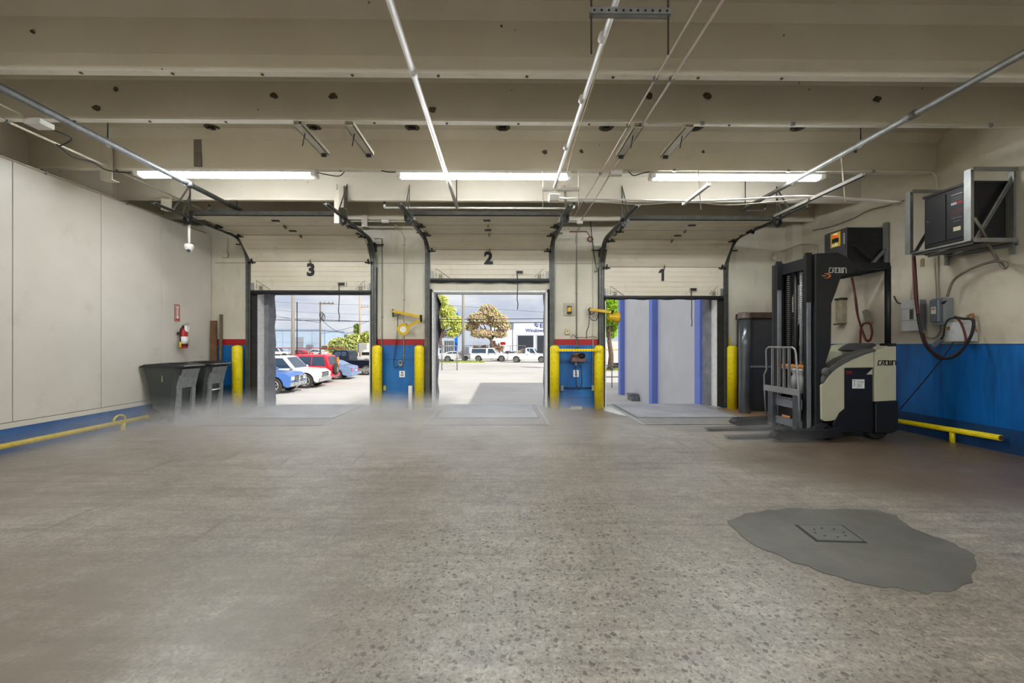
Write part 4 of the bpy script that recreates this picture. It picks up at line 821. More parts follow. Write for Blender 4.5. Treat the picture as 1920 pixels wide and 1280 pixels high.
# lettering
def crown(root, x0, z0, w_, h_, Y, m, th):
    lw = w_/5.6
    for k, ls in enumerate(([[(.95,1),(.35,1),(0,.0),(.95,0)]], [[(0,0),(.22,1),(.95,1),(.95,.55)], [(.3,.5),(.95,.0)]], [[(0,0),(0,1),(1,1),(1,0),(0,0)]], [[(0,1),(0,0),(1,0),(1,1)],[(.5,0),(.5,1)]], [[(0,0),(0,1),(.72,1),(1,.7),(1,0)]])):
        mb = MB()
        for l in ls:
            q = [(x0+lw*(k*1.15+u*.92), Y, z0+h_*v) for u, v in l]
            for s0, s1 in zip(q[:-1], q[1:]):
                s0, s1 = Vector(s0), Vector(s1); d = (s1-s0).normalized()*th*.45; mb.beam(s0-d, s1+d, .003, th, (0,1,0)) if False else mb.beam(s0-d, s1+d, th, .003, (0,1,0))
        mb.build('letter', m, root)
a = onY(1554, 511, NY+.018); b = onY(1587, 502, NY+.018); crown(gl, a.x, a.z, b.x-a.x, b.z-a.z, NY+.018, mat('letter_silver', (196, 194, 184), .5), .010)
a = onY(1646, 684, NY-.003); b = onY(1680, 676, NY-.003); crown(rp, a.x, a.z, b.x-a.x, b.z-a.z, NY-.002, black, .012)
e = onY(1548, 517, NY+.017); om = mat('emblem_orange', (214, 122, 44), .5)
MB().tube([(e.x+.06*math.cos(a_), NY+.017, e.z+.032*math.sin(a_)) for a_ in [-1.9+.38*i for i in range(11)]], [.003,.006,.009,.011,.012,.012,.012,.011,.009,.006,.003], 6).build('emblem_arc', om, gl)
MB().prism([(e.x-.055, e.z-.008), (e.x+.03, e.z), (e.x-.055, e.z+.012), (e.x-.03, e.z+.002)], 'xz', NY+.015, NY+.02).build('emblem_dart', mat('emblem_tan', (170, 150, 116), .5), gl)
# mast: two columns of nested channels
MT = 2.58
for y0, far in ((5.80, False), (6.42, True)):
    for i, (xo, ht, yo) in enumerate(((4.24, MT, 0), (4.305, MT-(.0 if far else .02), .045), (4.37, MT-.05, .0))):
        MB().box(xo, xo+.055, y0+yo, y0+yo+.02, .06, ht).build('mast_rail', mast_t if i < 2 else mast_d, ft, .003, 1)
        MB().box(xo+.01, xo+.10, y0+yo+.02, y0+yo+.09, .06, ht-.02).build('mast_web', mast_d, ft)
    MB().box(4.22, 4.30, y0-.01, y0+.03, 1.9 if not far else 2.15, MT+.005).build('cable_guard', blk_t, ft)
for z0, z1 in ((2.38, 2.54), (.95, 1.02), (.12, .28)): MB().box(4.30, 4.38, 5.86, 6.50, z0, z1).build('cross_member', mast_d if z0 != .95 else orange_t, ft)
MB().box(4.27, 4.29, 5.92, 6.35, .985, 1.02).build('orange_bar', orange_t, ft)
for y in (6.08, 6.20): MB().cyl((4.36, y, .3), (4.36, y, 2.4), .024, 12).build('lift_cylinder', mast_t if y < 6.1 else mast_d, ft)
for y in (6.02, 6.30):
    ch = MB()
    for i in range(58): ch.box(4.315, 4.335, y-.020, y+.020, .62+.030*i, .62+.030*i+.016)
    ch = ch.build('lift_chain', mat('chain_steel', (104, 102, 96), .5, .5), ft); ch['kind'] = 'stuff'
for y in (5.97, 6.10): MB().lathe([(.0, .62), (.055, .62), (.055, .84), (.03, .88), (.05, .93), (.05, .97), (0, .97)], (4.28, y, 0), n=14).build('cylinder_cup', mat('pale_plastic', (148, 148, 148), .5), ft)
ms = MB()
for i in range(14): ms.cyl((4.42, 5.95+.035*i, 1.35), (4.42, 5.95+.035*i, 2.36), .0025, 4)
for i in range(26): ms.cyl((4.42, 5.93, 1.36+.04*i), (4.42, 6.43, 1.36+.04*i), .0025, 4)
ms = ms.build('mesh_guard', black, ft); ms['kind'] = 'stuff'
MB().tube(bez([(4.34, 6.24, .4), (4.40, 6.24, 1.2), (4.42, 6.22, 1.55), (4.46, 6.2, 1.62), (4.50, 6.2, 1.5), (4.50, 6.2, .8)], 6), .022, 8).build('hydraulic_hose', black, ft)
# outriggers
for y0, y1 in ((5.62, 5.76), (6.62, 6.78)):
    MB().prism([(3.67, .09), (3.72, .135), (3.98, .15), (4.55, .19), (4.62, .06), (3.74, .03), (3.68, .05)], 'xz', y0, y1).build('outrigger', mast_d, ft, .008, 1)
    for i in range(4): MB().box(3.72+.07*i, 3.76+.07*i, y0+.03, y1-.03, .12+.005*i, .152).build('wheel_slot', black, ft)
MB().prism([(4.14, .10), (4.34, .24), (4.42, .24), (4.26, .08)], 'xz', 5.66, 5.75).build('gusset', mast_d, ft)
# carriage, forks, load backrest
for y in (5.87, 6.42):
    f = MB().prism([(3.13, .028), (3.16, .020), (4.17, .020), (4.17, .62), (4.115, .62), (4.115, .085), (4.06, .066), (3.6, .058), (3.13, .038)], 'xz', y-.055, y+.055); f.build('fork', mat('fork_steel', (86, 88, 92), .4, .5, .2, 9), ft, .005, 1)
    MB().box(4.11, 4.112, y-.054, y+.054, .09, .13).build('bright_wear', steel, ft)
for z0, z1 in ((.40, .54), (.13, .24)):
    pl = MB().box(4.17, 4.20, 5.84, 6.46, z0, z1).build('carriage_plate', mast_t, ft, .004, 1)
    if z0 > .3:
        for i in range(9): MB().box(4.167, 4.171, 5.90+.055*i, 5.915+.055*i, z1-.03, z1-.005).build('notch', black, pl)
MB().box(4.21, 4.235, 5.95, 6.36, .24, .40).build('carriage_back', blk_t, ft)
MB().box(4.46, 4.48, 5.92, 6.46, .10, 1.30).build('mast_shroud', blk_t, ft)
MB().box(4.165, 4.172, 6.05, 6.22, .25, .28).build('tape_strip', orange_t, ft)
xb_ = 4.10; path = [(xb_+.03, 5.79, .10), (xb_+.02, 5.80, .62), (xb_, 5.83, 1.2), (xb_, 5.85, 1.25), (xb_, 5.90, 1.275), (xb_, 6.42, 1.275), (xb_, 6.475, 1.25), (xb_, 6.49, 1.20), (xb_+.01, 6.49, .93), (xb_+.015, 6.56, .84), (xb_+.02, 6.56, .62), (xb_+.03, 6.54, .22)]
MB().tube(path, .013, 8).build('backrest_frame', silver_t, ft)
MB().box(xb_+.005, xb_+.03, 5.79, 6.57, .60, .69).build('backrest_plate', silver_t, ft, .004, 1)
for y in (5.99, 6.10, 6.22, 6.36): MB().box(xb_, xb_+.035, y-.008, y+.008, .66, 1.275).build('backrest_bar', silver_t, ft)

# ------------------------------------------------------------------ chargers
def rackbar(root, a, b, w_=.05, m=steel, nm='rack_bar'):
    a, b = Vector(a), Vector(b); d = (b-a).normalized(); mb = MB().beam(a, b, w_, .006, (0,0,1) if abs(d.z) < .7 else (0,1,0)); up = Vector((0,0,1)) if abs(d.z) < .7 else Vector((0,1,0))
    s_ = d.cross(up).normalized()*(w_/2); mb.beam(a+s_, b+s_, .006, w_, up); return mb.build(nm, m, root)
chm = mat('charger_black', (22, 22, 24), .42, .2, .15, 8); chm2 = mat('charger_door', (32, 32, 35), .4, .2, .12, 8)
X0 = 5.60; Ya, Yb = onX(1820, 318, X0).y, onX(1707, 360, X0).y
zt, zb = onX(1820, 318, X0).z, onX(1820, 452, X0).z
t = thing('charger_rack', 'galvanised angle frame on the right wall holding the large charger', 'rack', (5.9, (Ya+Yb)/2, zb), group='charger racks')
for y in (Ya, Yb):
    rackbar(t, (X0, y, zb), (X0, y, zt), .075); rackbar(t, (X0, y, zt), (XR-.005, y, zt), .05); rackbar(t, (X0, y, zb+.01), (XR-.005, y, zb+.01), .05); rackbar(t, (XR-.03, y, zb-.15), (XR-.03, y, zt+.02), .05)
    rackbar(t, (XR-.03, y, zt-.06), (X0+.06, y, zb+.03), .035)
rackbar(t, (X0, Ya, zb), (X0, Yb, zb), .06); rackbar(t, (X0+.22, Ya+.02, zb-.02), (X0+.22, Yb, zb-.02), .05); rackbar(t, (XR-.06, Ya-.05, zb-.03), (XR-.06, Yb, zb-.03), .05)
cz0, cz1 = zb+.035, onX(1818, 341, X0+.05).z; cy0, cy1 = Ya+.05, onX(1733, 372, X0+.05).y
t = thing('battery_charger', 'large black battery charger in the high galvanised rack', 'charger', (5.9, (cy0+cy1)/2, cz0), group='battery chargers')
cb = MB().box(X0+.05, XR-.06, cy0, cy1, cz0, cz1).build('case', chm, t, .006, 1)
MB().box(X0+.035, XR-.05, cy0-.01, cy1+.01, cz1-.02, cz1+.01).build('top_cover', chm, t)
ym = cy0+(cy1-cy0)*.48
MB().box(X0+.04, X0+.051, ym+.01, cy1-.03, cz0+.05, cz1-.05).build('door_panel', chm2, t, .003, 1); dp = MB().box(X0+.04, X0+.051, cy0+.03, ym-.01, cz0+.05, cz1-.05).build('label_panel', chm2, t, .003, 1)
MB().sphere((X0+.038, cy1-.06, (cz0+cz1)/2), .009, 8, 6).build('latch', steel, t)
H_ = cz1-cz0
for i, (f, hh, mm, a, b) in enumerate(((.86, .006, paper, .15, .85), (.80, .004, grey_p, .15, .8), (.76, .004, grey_p, .15, .8), (.70, .03, mat('pale_print', (190, 190, 196), .6), .15, .5), (.70, .03, red_p, .52, .85), (.58, .005, MATS['dim_red'], .15, .85), (.55, .005, MATS['dim_red'], .15, .85), (.52, .005, MATS['dim_red'], .15, .85), (.48, .005, MATS['dim_red'], .15, .7), (.44, .004, grey_p, .15, .8), (.38, .004, grey_p, .3, .7), (.24, .05, mat('cream_sticker', (214, 206, 170), .6), .3, .75))):
    yl, yr = ym-.03, cy0+.05; y0_, y1_ = yl+(yr-yl)*a, yl+(yr-yl)*b
    MB().box(X0+.0385, X0+.041, min(y0_, y1_), max(y0_, y1_), cz0+H_*f-hh/2, cz0+H_*f+hh/2).build('print_block', mm, dp)
for i in range(12): MB().box(X0+.16, XR-.14, cy0-.004, cy0+.002, cz0+.12+.03*i, cz0+.128+.03*i).build('louvre', chm2, t)
# far charger
X1 = 5.50; ny = onY(1665, 460, 6.66); Yn, Yf = 6.66, onX(1547, 440, X1).y; z0 = 2.53; z1 = onX(1590, 425, X1).z
t = thing('charger_rack', 'small galvanised wall bracket behind the forklift mast holding a charger', 'rack', (5.85, Yn, z0-.02), group='charger racks')
for y in (Yn-.04, Yf+.05):
    rackbar(t, (X1, y, z0-.02), (XR-.005, y, z0-.02), .06); rackbar(t, (XR-.035, y, z0-.04), (XR-.035, y, z0+.72), .07); rackbar(t, (X1+.32, y, z0), (XR-.05, y, z0+.30), .04)
t = thing('battery_charger', 'smaller black battery charger with a yellow control panel, behind the mast', 'charger', (5.82, (Yn+Yf)/2, z0+.02), group='battery chargers')
MB().box(X1, XR-.05, Yn, Yf, z0+.02, z1).build('case', chm, t, .006, 1)
MB().box(X1-.012, X1+.002, Yn+.005, Yf-.005, z0+.03, z1-.01).build('front_panel', mat('charger_front', (58, 58, 60), .45, .2), t)
ya, yb = onX(1576, 440, X1-.012).y, onX(1558, 440, X1-.012).y; za, zb_ = onX(1567, 463, X1-.012).z, onX(1567, 436, X1-.012).z
cp = MB().box(X1-.018, X1-.011, ya, yb, za, zb_).build('control_panel', mat('panel_yellow', (190, 156, 40), .5), t)
for a, b, c_, d_, mm in ((.3, .7, .82, .93, paper), (.35, .7, .66, .82, mat('lit_red', (230, 40, 20), .4, emit=.8)), (.15, .85, .30, .60, dsteel), (.4, .5, .2, .6, paper), (.25, .85, .08, .18, paper)):
    MB().box(X1-.021, X1-.017, ya+(yb-ya)*a, ya+(yb-ya)*b, za+(zb_-za)*c_, za+(zb_-za)*d_).build('panel_mark', mm, cp)
for i in range(5):
    for xx in (X1+.25, X1+.42): MB().box(xx, xx+.10, Yn-.004, Yn+.002, z1-.12-.028*i, z1-.112-.028*i).build('louvre', chm2, t)
MB().tube(bez([(X1+.07, Yn-.01, z0+.36), (X1+.15, Yn-.03, z0+.33), (X1+.3, Yn-.04, z0+.18), (X1+.45, Yn-.03, z0+.10)], 6), .012, 7).build('supply_cord', cablem, t)
for i in range(6): MB().box(X1-.0135, X1-.0115, Yn+.02, Yn+.05, z1-.10-.03*i, z1-.085-.03*i).build('print_mark', mat('pale_print', (190, 190, 196), .6), t)

# ------------------------------------------------------------------ electrical boxes on the right wall
def rbox(pl, pr, pt, pb, d_, m, name, label, extra=None):
    xf = XR-d_; a, b = onX(pl, pt, xf), onX(pr, pb, xf); y0, y1 = min(a.y, b.y), max(a.y, b.y); zt_ = onX((pl+pr)/2, pt, xf).z; zb__ = onX((pl+pr)/2, pb, xf).z
    t = thing(name, label, 'electrical box', (XR, (y0+y1)/2, zb__)); MB().box(xf, XR, y0, y1, zb__, zt_).build('body', m, t, .005, 1)
    return t, xf, y0, y1, zb__, zt_
t, xf, y0, y1, z0, z1 = rbox(1693, 1722, 563, 619, .12, grey_p, 'breaker_panel', 'white breaker panel box on the right wall')
MB().box(xf-.012, xf, y0-.02, y1+.02, z0-.01, z1+.01).build('cover', mat('panel_white', (196, 197, 197), .5, 0, .06, 6), t, .003, 1)
for f in (.33, .72): MB().box(xf-.014, xf-.011, y0-.015, y1+.015, z0+(z1-z0)*f-.003, z0+(z1-z0)*f+.003).build('seam', mat('seam_grey', (120, 120, 120), .6), t)
br = MB().box(xf-.016, xf-.011, y0+(y1-y0)*.25, y0+(y1-y0)*.50, z0+(z1-z0)*.36, z0+(z1-z0)*.70).build('breaker_row', mat('breaker_grey', (108, 110, 108), .5), t)
for i in range(5): MB().box(xf-.022, xf-.015, y0+(y1-y0)*.30, y0+(y1-y0)*.45, z0+(z1-z0)*(.39+.06*i), z0+(z1-z0)*(.42+.06*i)).build('breaker', black, br)
t, xf, y0, y1, z0, z1 = rbox(1747, 1770, 559, 610, .13, grey_p, 'disconnect_switch', 'grey disconnect switch box with a paper label on the right wall')
MB().box(xf-.05, xf, y0+.03, y1-.01, z0+.05, z1-.02).build('door', mat('switch_grey', (112, 120, 130), .45, .1), t, .008, 1); MB().box(xf-.053, xf-.049, y0+.06, y1-.04, z0+.16, z1-.12).build('paper_label', paper, t)
MB().box(xf-.056, xf-.05, y0+.07, y1-.05, z1-.155, z1-.14).build('red_print', red_p, t); MB().cyl((xf-.02, y0-.005, z1-.08), (xf-.02, y0-.04, z1-.05), .015, 8).build('handle', black, t)
t, xf, y0, y1, z0, z1 = rbox(1772, 1811, 603, 640, .16, mat('box_offwhite', (188, 190, 190), .5, 0, .1, 8, dirt=.3), 'junction_cabinet', 'low whitish junction cabinet with coiled cables on the right wall')
MB().box(xf-.008, xf, y0+.0, y1, z0, z1).build('cover', MATS['box_offwhite'], t, .003, 1); MB().box(xf-.014, xf-.007, y1-.07, y1-.03, z1-.11, z1-.06).build('brass_latch', mat('brass', (168, 142, 74), .4, .6), t)
p = onX(1730, 492, XR); solo(MB().prism([(p.y-.03, p.z-.06), (p.y+.03, p.z-.06), (p.y+.03, p.z+.04), (p.y+.015, p.z+.06), (p.y-.015, p.z+.06), (p.y-.03, p.z+.04)], 'yz', XR-.006, XR), 'wall_tag', mat('tan_tag', (140, 122, 84), .6), 'small tan tag on the right wall under the large charger', 'tag', p)
# cables on the right wall
xw = XR-.09
def RW(*pts, d=.09): return [onX(px, py, XR-d) for px, py in pts]
cable('charger_cable', RW((1713,470),(1716,510),(1719,560),(1722,600),(1732,640),(1748,662),(1765,672),(1790,668),(1808,650),(1822,625),(1824,600),(1805,597),(1790,594), d=.30), .017, cablem, 'thick black battery cable drooping from the large charger in a wide loop')
cable('charger_cable', RW((1712,470),(1715,520),(1717,560),(1721,590), d=.32), .017, redcable, 'thick dark red battery cable below the large charger')
cable('charger_cable', RW((1790,594),(1798,600),(1806,615),(1811,640),(1800,658),(1775,671),(1752,662),(1738,645),(1731,625), d=.24), .013, redcable, 'dark red cable looping around the low junction cabinet')
cable('charger_cable', RW((1797,596),(1780,598),(1772,610),(1769,628),(1762,640), d=.20), .011, cablem, 'short black cable hanging left of the low junction cabinet')
p = onX(1758, 643, XR-.2); solo(MB().beam(p+Vector((0,.05,-.04)), p+Vector((0,-.05,.05)), .04, .05), 'cable_connector', grey_p, 'grey plug connector dangling below the disconnect switch', 'connector', p)
cable('cord', RW((1812,592),(1825,588),(1822,598),(1815,594),(1826,592),(1828,610),(1832,622), d=.05), .008, mat('orange_cord', (150, 92, 48), .5), 'bundled orange cord hanging right of the low junction cabinet')
cable('cord', RW((1725,622),(1740,633),(1755,632),(1763,620),(1763,610), d=.04), .011, greyc, 'grey flexible conduit dipping between panel and disconnect switch')
cable('cord', RW((1788,641),(1770,668),(1740,705),(1715,735),(1686,768), d=.30), .006, cablem, 'thin black cord slanting from the cabinet down to the forklift')
cable('flexible_conduit', [onY(1827, 408, Ya-.05), onY(1840, 430, Ya-.06)] + RW((1860,470),(1880,500),(1887,500),(1885,492),(1865,490),(1830,500),(1800,515),(1785,530),(1776,556), d=.14), .016, mat('flex_grey', (118, 112, 96), .5, .3, .1, 12), 'stiff grey flexible conduit bending from charger rack to disconnect switch')
cable('charger_cable', RW((1594,492),(1597,520),(1602,545),(1606,580),(1612,605),(1622,635),(1630,639),(1635,625),(1632,608),(1624,605),(1615,613),(1613,640),(1612,652), d=.30), .015, redcable, 'dark red cable coiled under the smaller charger behind the forklift')
cable('charger_cable', RW((1596,492),(1598,522),(1605,560),(1611,600),(1624,637),(1628,637), d=.26), .012, cablem, 'black cable beside the red coil behind the forklift')
p = onX(1626, 592, XR-.03); solo(MB().beam(onX(1622, 582, XR-.05), onX(1631, 607, XR-.05), .06, .07), 'cable_hook', mat('hook_grey', (132, 126, 112), .6), 'grey bracket holding the coiled cable behind the forklift', 'bracket', p)
t, xf, y0, y1, z0, z1 = rbox(1566, 1578, 562, 606, .10, mat('old_box', (150, 140, 118), .7, 0, .3, 9, dirt=.6), 'old_fixture', 'grimy tall box fixture on the right wall seen past the mast')
MB().box(xf-.01, XR, y0-.01, y1+.01, z1, z1+.03).build('cap', black, t); MB().box(xf-.02, xf, y0-.02, y1+.02, z0-.03, z0).build('tray', MATS['rusty_bolt'], t)
cable('cord', RW((1676,555),(1683,567),(1693,569), d=.04), .010, cablem, 'short dark cable entering the breaker panel')
conduit('conduit rising from the breaker panel to the charger rack', [onX(1709, 560, XR-.03), onX(1709, 478, XR-.03)], .013, offwhite, group='wall conduits')
# ------------------------------------------------------------------ the yard outside
n = NT('yard_asphalt')
gc = n.ramp(n.noise(.12, 7, .62), (.3, S(196, 190, 180)), (.7, S(222, 217, 208)))
gc = n.mix(n.ramp(n.noise(.5, 8, .7, n.map((.35, 2.4, 1))), (.5, 0.0), (.8, .4)), gc, S(168, 162, 152))
n.set(n.b.inputs['Base Color'], gc); n.b.inputs['Roughness'].default_value = .85; groundm = n.m
go = MB().box(-220, 220, WALL_Y+WALL_T-.01, 320, GZ-.3, GZ).build('ground', groundm); tag(go, 'pale worn asphalt yard outside the dock', 'ground', kind='structure')

# neighbouring wing with blue pilasters
wingm = mat('wing_white', (214, 213, 214), .6, 0, .06, 1.2); bluep = mat('pilaster_blue', (118, 140, 222), .5, 0, .06, 2)
t = thing('building', 'white building wing with blue pilasters facing the door by the reach truck', 'building', (9, 15, GZ))
MB().box(6.0, 16, WALL_Y+WALL_T+.02, 20.9, GZ, 5.4).build('wall', wingm, t)
for yc in (20.65, 16.3, 12.4): MB().box(5.78, 6.0, yc-.17, yc+.17, GZ, 5.42).build('pilaster', bluep, t)
MB().box(5.75, 16.1, 9.1, 21.0, 5.4, 5.6).build('parapet', wingm, t)
pb = gnd(1182, 745); solo(MB().box(5.66, 5.95, 18.2, 18.9, GZ, GZ+.22).box(5.60, 5.95, 18.3, 18.8, GZ+.22, GZ+.30), 'concrete_block', mat('block_grey', (128, 128, 128), .8), 'small grey block at the foot of the wing wall', 'block', (5.8, 18.5, GZ))
# handrail
t = thing('handrail', 'thin grey pipe handrail beyond the end of the wing', 'railing', (5.5, 24, GZ))
for x in (5.45, 6.3, 7.2): MB().cyl((x, 24, GZ), (x, 24, GZ+1.25), .03, 8).build('post', grey_p, t)
for z in (.6, 1.25): MB().cyl((5.45, 24, GZ+z), (7.2, 24, GZ+z), .03, 8).build('rail', grey_p, t)

# ---------------------------------------------------------------- vehicles
glass = mat('car_glass', (58, 76, 96), .06, 0, .05, 1); tire = mat('tire_dusty', (64, 60, 56), .85, 0, .15, 9); rim = mat('alloy_rim', (196, 196, 196), .35, .4, .1, 6)
redl = mat('tail_lamp', (190, 24, 26), .25); headl = mat('head_lamp', (226, 226, 220), .15); trimk = mat('car_trim', (36, 37, 40), .5); chrome = mat('chrome', (206, 208, 210), .2, .7)
def vehicle(name, label, cat, kind, colr, p, rz, L=5.4, W=1.9, Ht=1.85, sc=1.0, extra=None, grp='parked vehicles'):
    body_m = mat('car_paint_%d_%d_%d' % colr, colr, .28, .05, .04, 1)
    t = thing(name, label, cat, (p.x, p.y, GZ), rz, group=grp); h = L/2; R = .40 if kind != 'sedan' else .34; gc_ = .30 if kind != 'sedan' else .18
    belt = Ht*.60; xf, xr = h*.67, -h*.58
    arch = lambda xc: [(xc + (R+.07)*math.cos(a), R + (R+.07)*math.sin(a)) for a in [math.pi*i/10 for i in range(11)] if R + (R+.07)*math.sin(a) > gc_-.01]
    lower = [(h-.05, gc_+.12), (h-.15, gc_)] + arch(xf) + arch(xr) + [(-h+.12, gc_), (-h, gc_+.18)]
    if kind == 'pickup':
        up = [(-h, belt), (-h*.14, belt), (-h*.10, Ht-.06), (-h*.02, Ht), (h*.22, Ht), (h*.28, Ht-.03), (h*.46, belt+.02), (h*.90, belt-.06), (h, belt-.22)]
        win = [((-h*.06, belt+.06), (-h*.04, Ht-.12), (h*.075, Ht-.11), (h*.075, belt+.06)), ((h*.095, belt+.06), (h*.095, Ht-.11), (h*.24, Ht-.12), (h*.385, belt+.06))]
        ws = ((h*.30, Ht-.08), (h*.45, belt+.05)); rw = ((-h*.105, Ht-.1), (-h*.137, belt+.08))
    elif kind == 'camper':
        up = [(-h, belt), (-h*.97, Ht-.05), (-h*.2, Ht-.04), (-h*.04, Ht), (h*.18, Ht), (h*.24, Ht-.03), (h*.44, belt+.02), (h*.90, belt-.06), (h, belt-.22)]
        win = [((-h*.93, belt+.06), (-h*.92, Ht-.12), (-h*.17, Ht-.11), (-h*.17, belt+.06)), ((h*-.05, belt+.06), (h*-.05, Ht-.11), (h*.20, Ht-.12), (h*.365, belt+.06))]
        ws = ((h*.26, Ht-.08), (h*.43, belt+.05)); rw = ((-h*.985, Ht-.12), (-h*1.0, belt+.1))
    elif kind == 'suv':
        up = [(-h, belt-.05), (-h*.985, belt+.05), (-h*.90, Ht-.07), (-h*.80, Ht), (h*.10, Ht), (h*.20, Ht-.05), (h*.44, belt+.03), (h*.88, belt-.05), (h, belt-.25)]
        win = [((-h*.86, belt+.05), (-h*.80, Ht-.12), (-h*.48, Ht-.11), (-h*.48, belt+.05)), ((-h*.45, belt+.05), (-h*.45, Ht-.11), (-h*.10, Ht-.11), (-h*.10, belt+.05)), ((-h*.07, belt+.05), (-h*.07, Ht-.11), (h*.14, Ht-.12), (h*.35, belt+.05))]
        ws = ((h*.21, Ht-.08), (h*.43, belt+.06)); rw = ((-h*.91, Ht-.12), (-h*.985, belt+.1))
    else:
        up = [(-h, belt-.14), (-h*.97, belt+.01), (-h*.80, belt+.10), (-h*.55, Ht-.17), (-h*.30, Ht-.04), (-h*.05, Ht), (h*.10, Ht-.03), (h*.32, belt+.22), (h*.50, belt+.05), (h*.80, belt-.06), (h*.95, belt-.18), (h, belt-.30)]
        win = [((-h*.62, belt+.10), (-h*.45, Ht-.20), (-h*.16, Ht-.09), (-h*.16, belt+.08)), ((-h*.13, belt+.08), (-h*.13, Ht-.09), (h*.06, Ht-.10), (h*.38, belt+.08))]
        ws = ((h*.16, Ht-.07), (h*.47, belt+.08)); rw = ((-h*.30, Ht-.05), (-h*.82, belt+.10))
    poly = [(x, z) for x, z in up] + lower
    def yz(z): return W/2*(1-.17*max(0, (z-belt)/(Ht-belt))) - (.02 if z > belt else .02*abs(z-belt*.75))
    m = MB(); N = len(poly); vs = [(x, -yz(z), z) for x, z in poly] + [(x, yz(z), z) for x, z in poly]
    m.add(vs, [tuple(range(N)), tuple(range(2*N-1, N-1, -1))] + [(i, i+N, (i+1) % N+N, (i+1) % N) for i in range(N)])
    b = m.build('body', body_m, t, .035, 2, local=True)
    for w4 in win:
        for s in (-1, 1):
            q = [(x, s*(yz(z)+.006), z) for x, z in w4]; q2 = [(x, s*(yz(z)-.03), z) for x, z in w4]
            MB().add(q+q2, [(0,1,2,3),(7,6,5,4),(0,4,5,1),(1,5,6,2),(2,6,7,3),(3,7,4,0)]).build('window', glass, t, local=True)
    for nm, (a, c) in (('windshield', ws), ('rear_window', rw)):
        d = Vector((c[1]-a[1], -(c[0]-a[0]))).normalized()*.008
        if nm == 'windshield': d = Vector((abs(d.x), abs(d.y)))
        else: d = Vector((-abs(d.x), abs(d.y)))
        q = [(a[0]+d.x, -yz(a[1])+.12, a[1]+d.y), (a[0]+d.x, yz(a[1])-.12, a[1]+d.y), (c[0]+d.x, yz(c[1])-.10, c[1]+d.y), (c[0]+d.x, -yz(c[1])+.10, c[1]+d.y)]
        q2 = [(x-d.x*3, y, z-d.y*3) for x, y, z in q]; MB().add(q+q2, [(0,1,2,3),(7,6,5,4),(0,4,5,1),(1,5,6,2),(2,6,7,3),(3,7,4,0)]).build(nm, glass, t, local=True)
    for xc in (xf, xr):
        for s in (-1, 1):
            y0 = s*(W/2-.24); y1 = s*(W/2-.02); dy = y1-y0
            wh = MB().lathe([(R*.55, y0), (R*.95, y0), (R, y0+dy*.15), (R, y0+dy*.85), (R*.94, y1), (R*.66, y1), (R*.62, y1-s*.03)], (xc, 0, R), 'y', 22).build('wheel', tire, t, local=True)
            rm = MB().lathe([(0, y1-s*.045), (R*.64, y1-s*.045)], (xc, 0, R), 'y', 20)
            for k in range(6):
                a = k*math.pi/3+.3; rm.beam((xc+.04*math.cos(a), y1-s*.03, R+.04*math.sin(a)), (xc+R*.6*math.cos(a), y1-s*.015, R+R*.6*math.sin(a)), .03, R*.20, (0,1,0))
            rm.tube([(xc+R*.6*math.cos(a), y1-s*.01, R+R*.6*math.sin(a)) for a in [2*math.pi*i/18 for i in range(18)]], .022, 5, closed=True); rm.build('rim', rim, wh, local=True)
        MB().box(xc-.42, xc+.42, -W/2+.20, W/2-.20, R*.6, R+.42).build('wheel_well', trimk, t, local=True)
    for s in (-1, 1):
        ya, yb = sorted((s*(W/2-.44), s*(W/2-.06)))
        MB().box(h-.10, h+.004, ya, yb, belt-.40, belt-.22).build('headlamp', headl, t, local=True)
        MB().box(-h-.006, -h+.05, *sorted((s*(W/2-.22), s*(W/2-.035))), belt-.36, belt-.06).build('tail_lamp', redl, t, local=True)
        MB().sphere((h*.40, s*(W/2+.08), belt+.08), .11, 10, 6, (.6, .9, .8)).build('mirror', body_m if kind != 'sedan' else trimk, t, local=True)
        MB().box(-h*.08, h*.02, *sorted((s*(W/2-.02), s*(W/2+.012))), belt-.16, belt-.12).build('door_handle', trimk, t, local=True)
    if extra is None or 'nogrille' not in extra:
        g = MB().box(h-.06, h+.012, -W*.26, W*.26, belt-.46, belt-.20).build('grille', trimk, t, local=True)
        for i in range(3): MB().box(h+.010, h+.022, -W*.25, W*.25, belt-.44+.08*i, belt-.41+.08*i).build('grille_bar', chrome, g, local=True)
    MB().box(h-.16, h+.05, -W*.47, W*.47, gc_+.06, gc_+.26).build('front_bumper', chrome if kind != 'sedan' else body_m, t, .03, 1, local=True)
    MB().box(-h-.06, -h+.12, -W*.47, W*.47, gc_+.08, gc_+.28).build('rear_bumper', chrome if kind == 'pickup' else body_m, t, .03, 1, local=True)
    MB().box(-h-.065, -h-.055, -.16, .16, gc_+.30 if kind != 'sedan' else gc_+.36, gc_+.42 if kind != 'sedan' else gc_+.48).build('licence_plate', paper, t, local=True)
    if extra and 'bullbar' in extra:
        for s in (-1, 1): MB().tube([(h+.02, s*.42, gc_-.02), (h+.16, s*.42, gc_+.12), (h+.20, s*.40, gc_+.46), (h+.14, s*.30, gc_+.60)], .035, 8).build('bull_bar', chrome, t, local=True)
        MB().cyl((h+.14, -.30, gc_+.60), (h+.14, .30, gc_+.60), .035, 8).build('bull_bar', chrome, t, local=True)
    if extra and 'rack' in extra:
        for s in (-1, 1): MB().tube([(-h*.7, s*W*.36, Ht), (-h*.68, s*W*.36, Ht+.06), (h*.05, s*W*.36, Ht+.06), (h*.07, s*W*.36, Ht)], .022, 6).build('roof_rail', trimk, t, local=True)
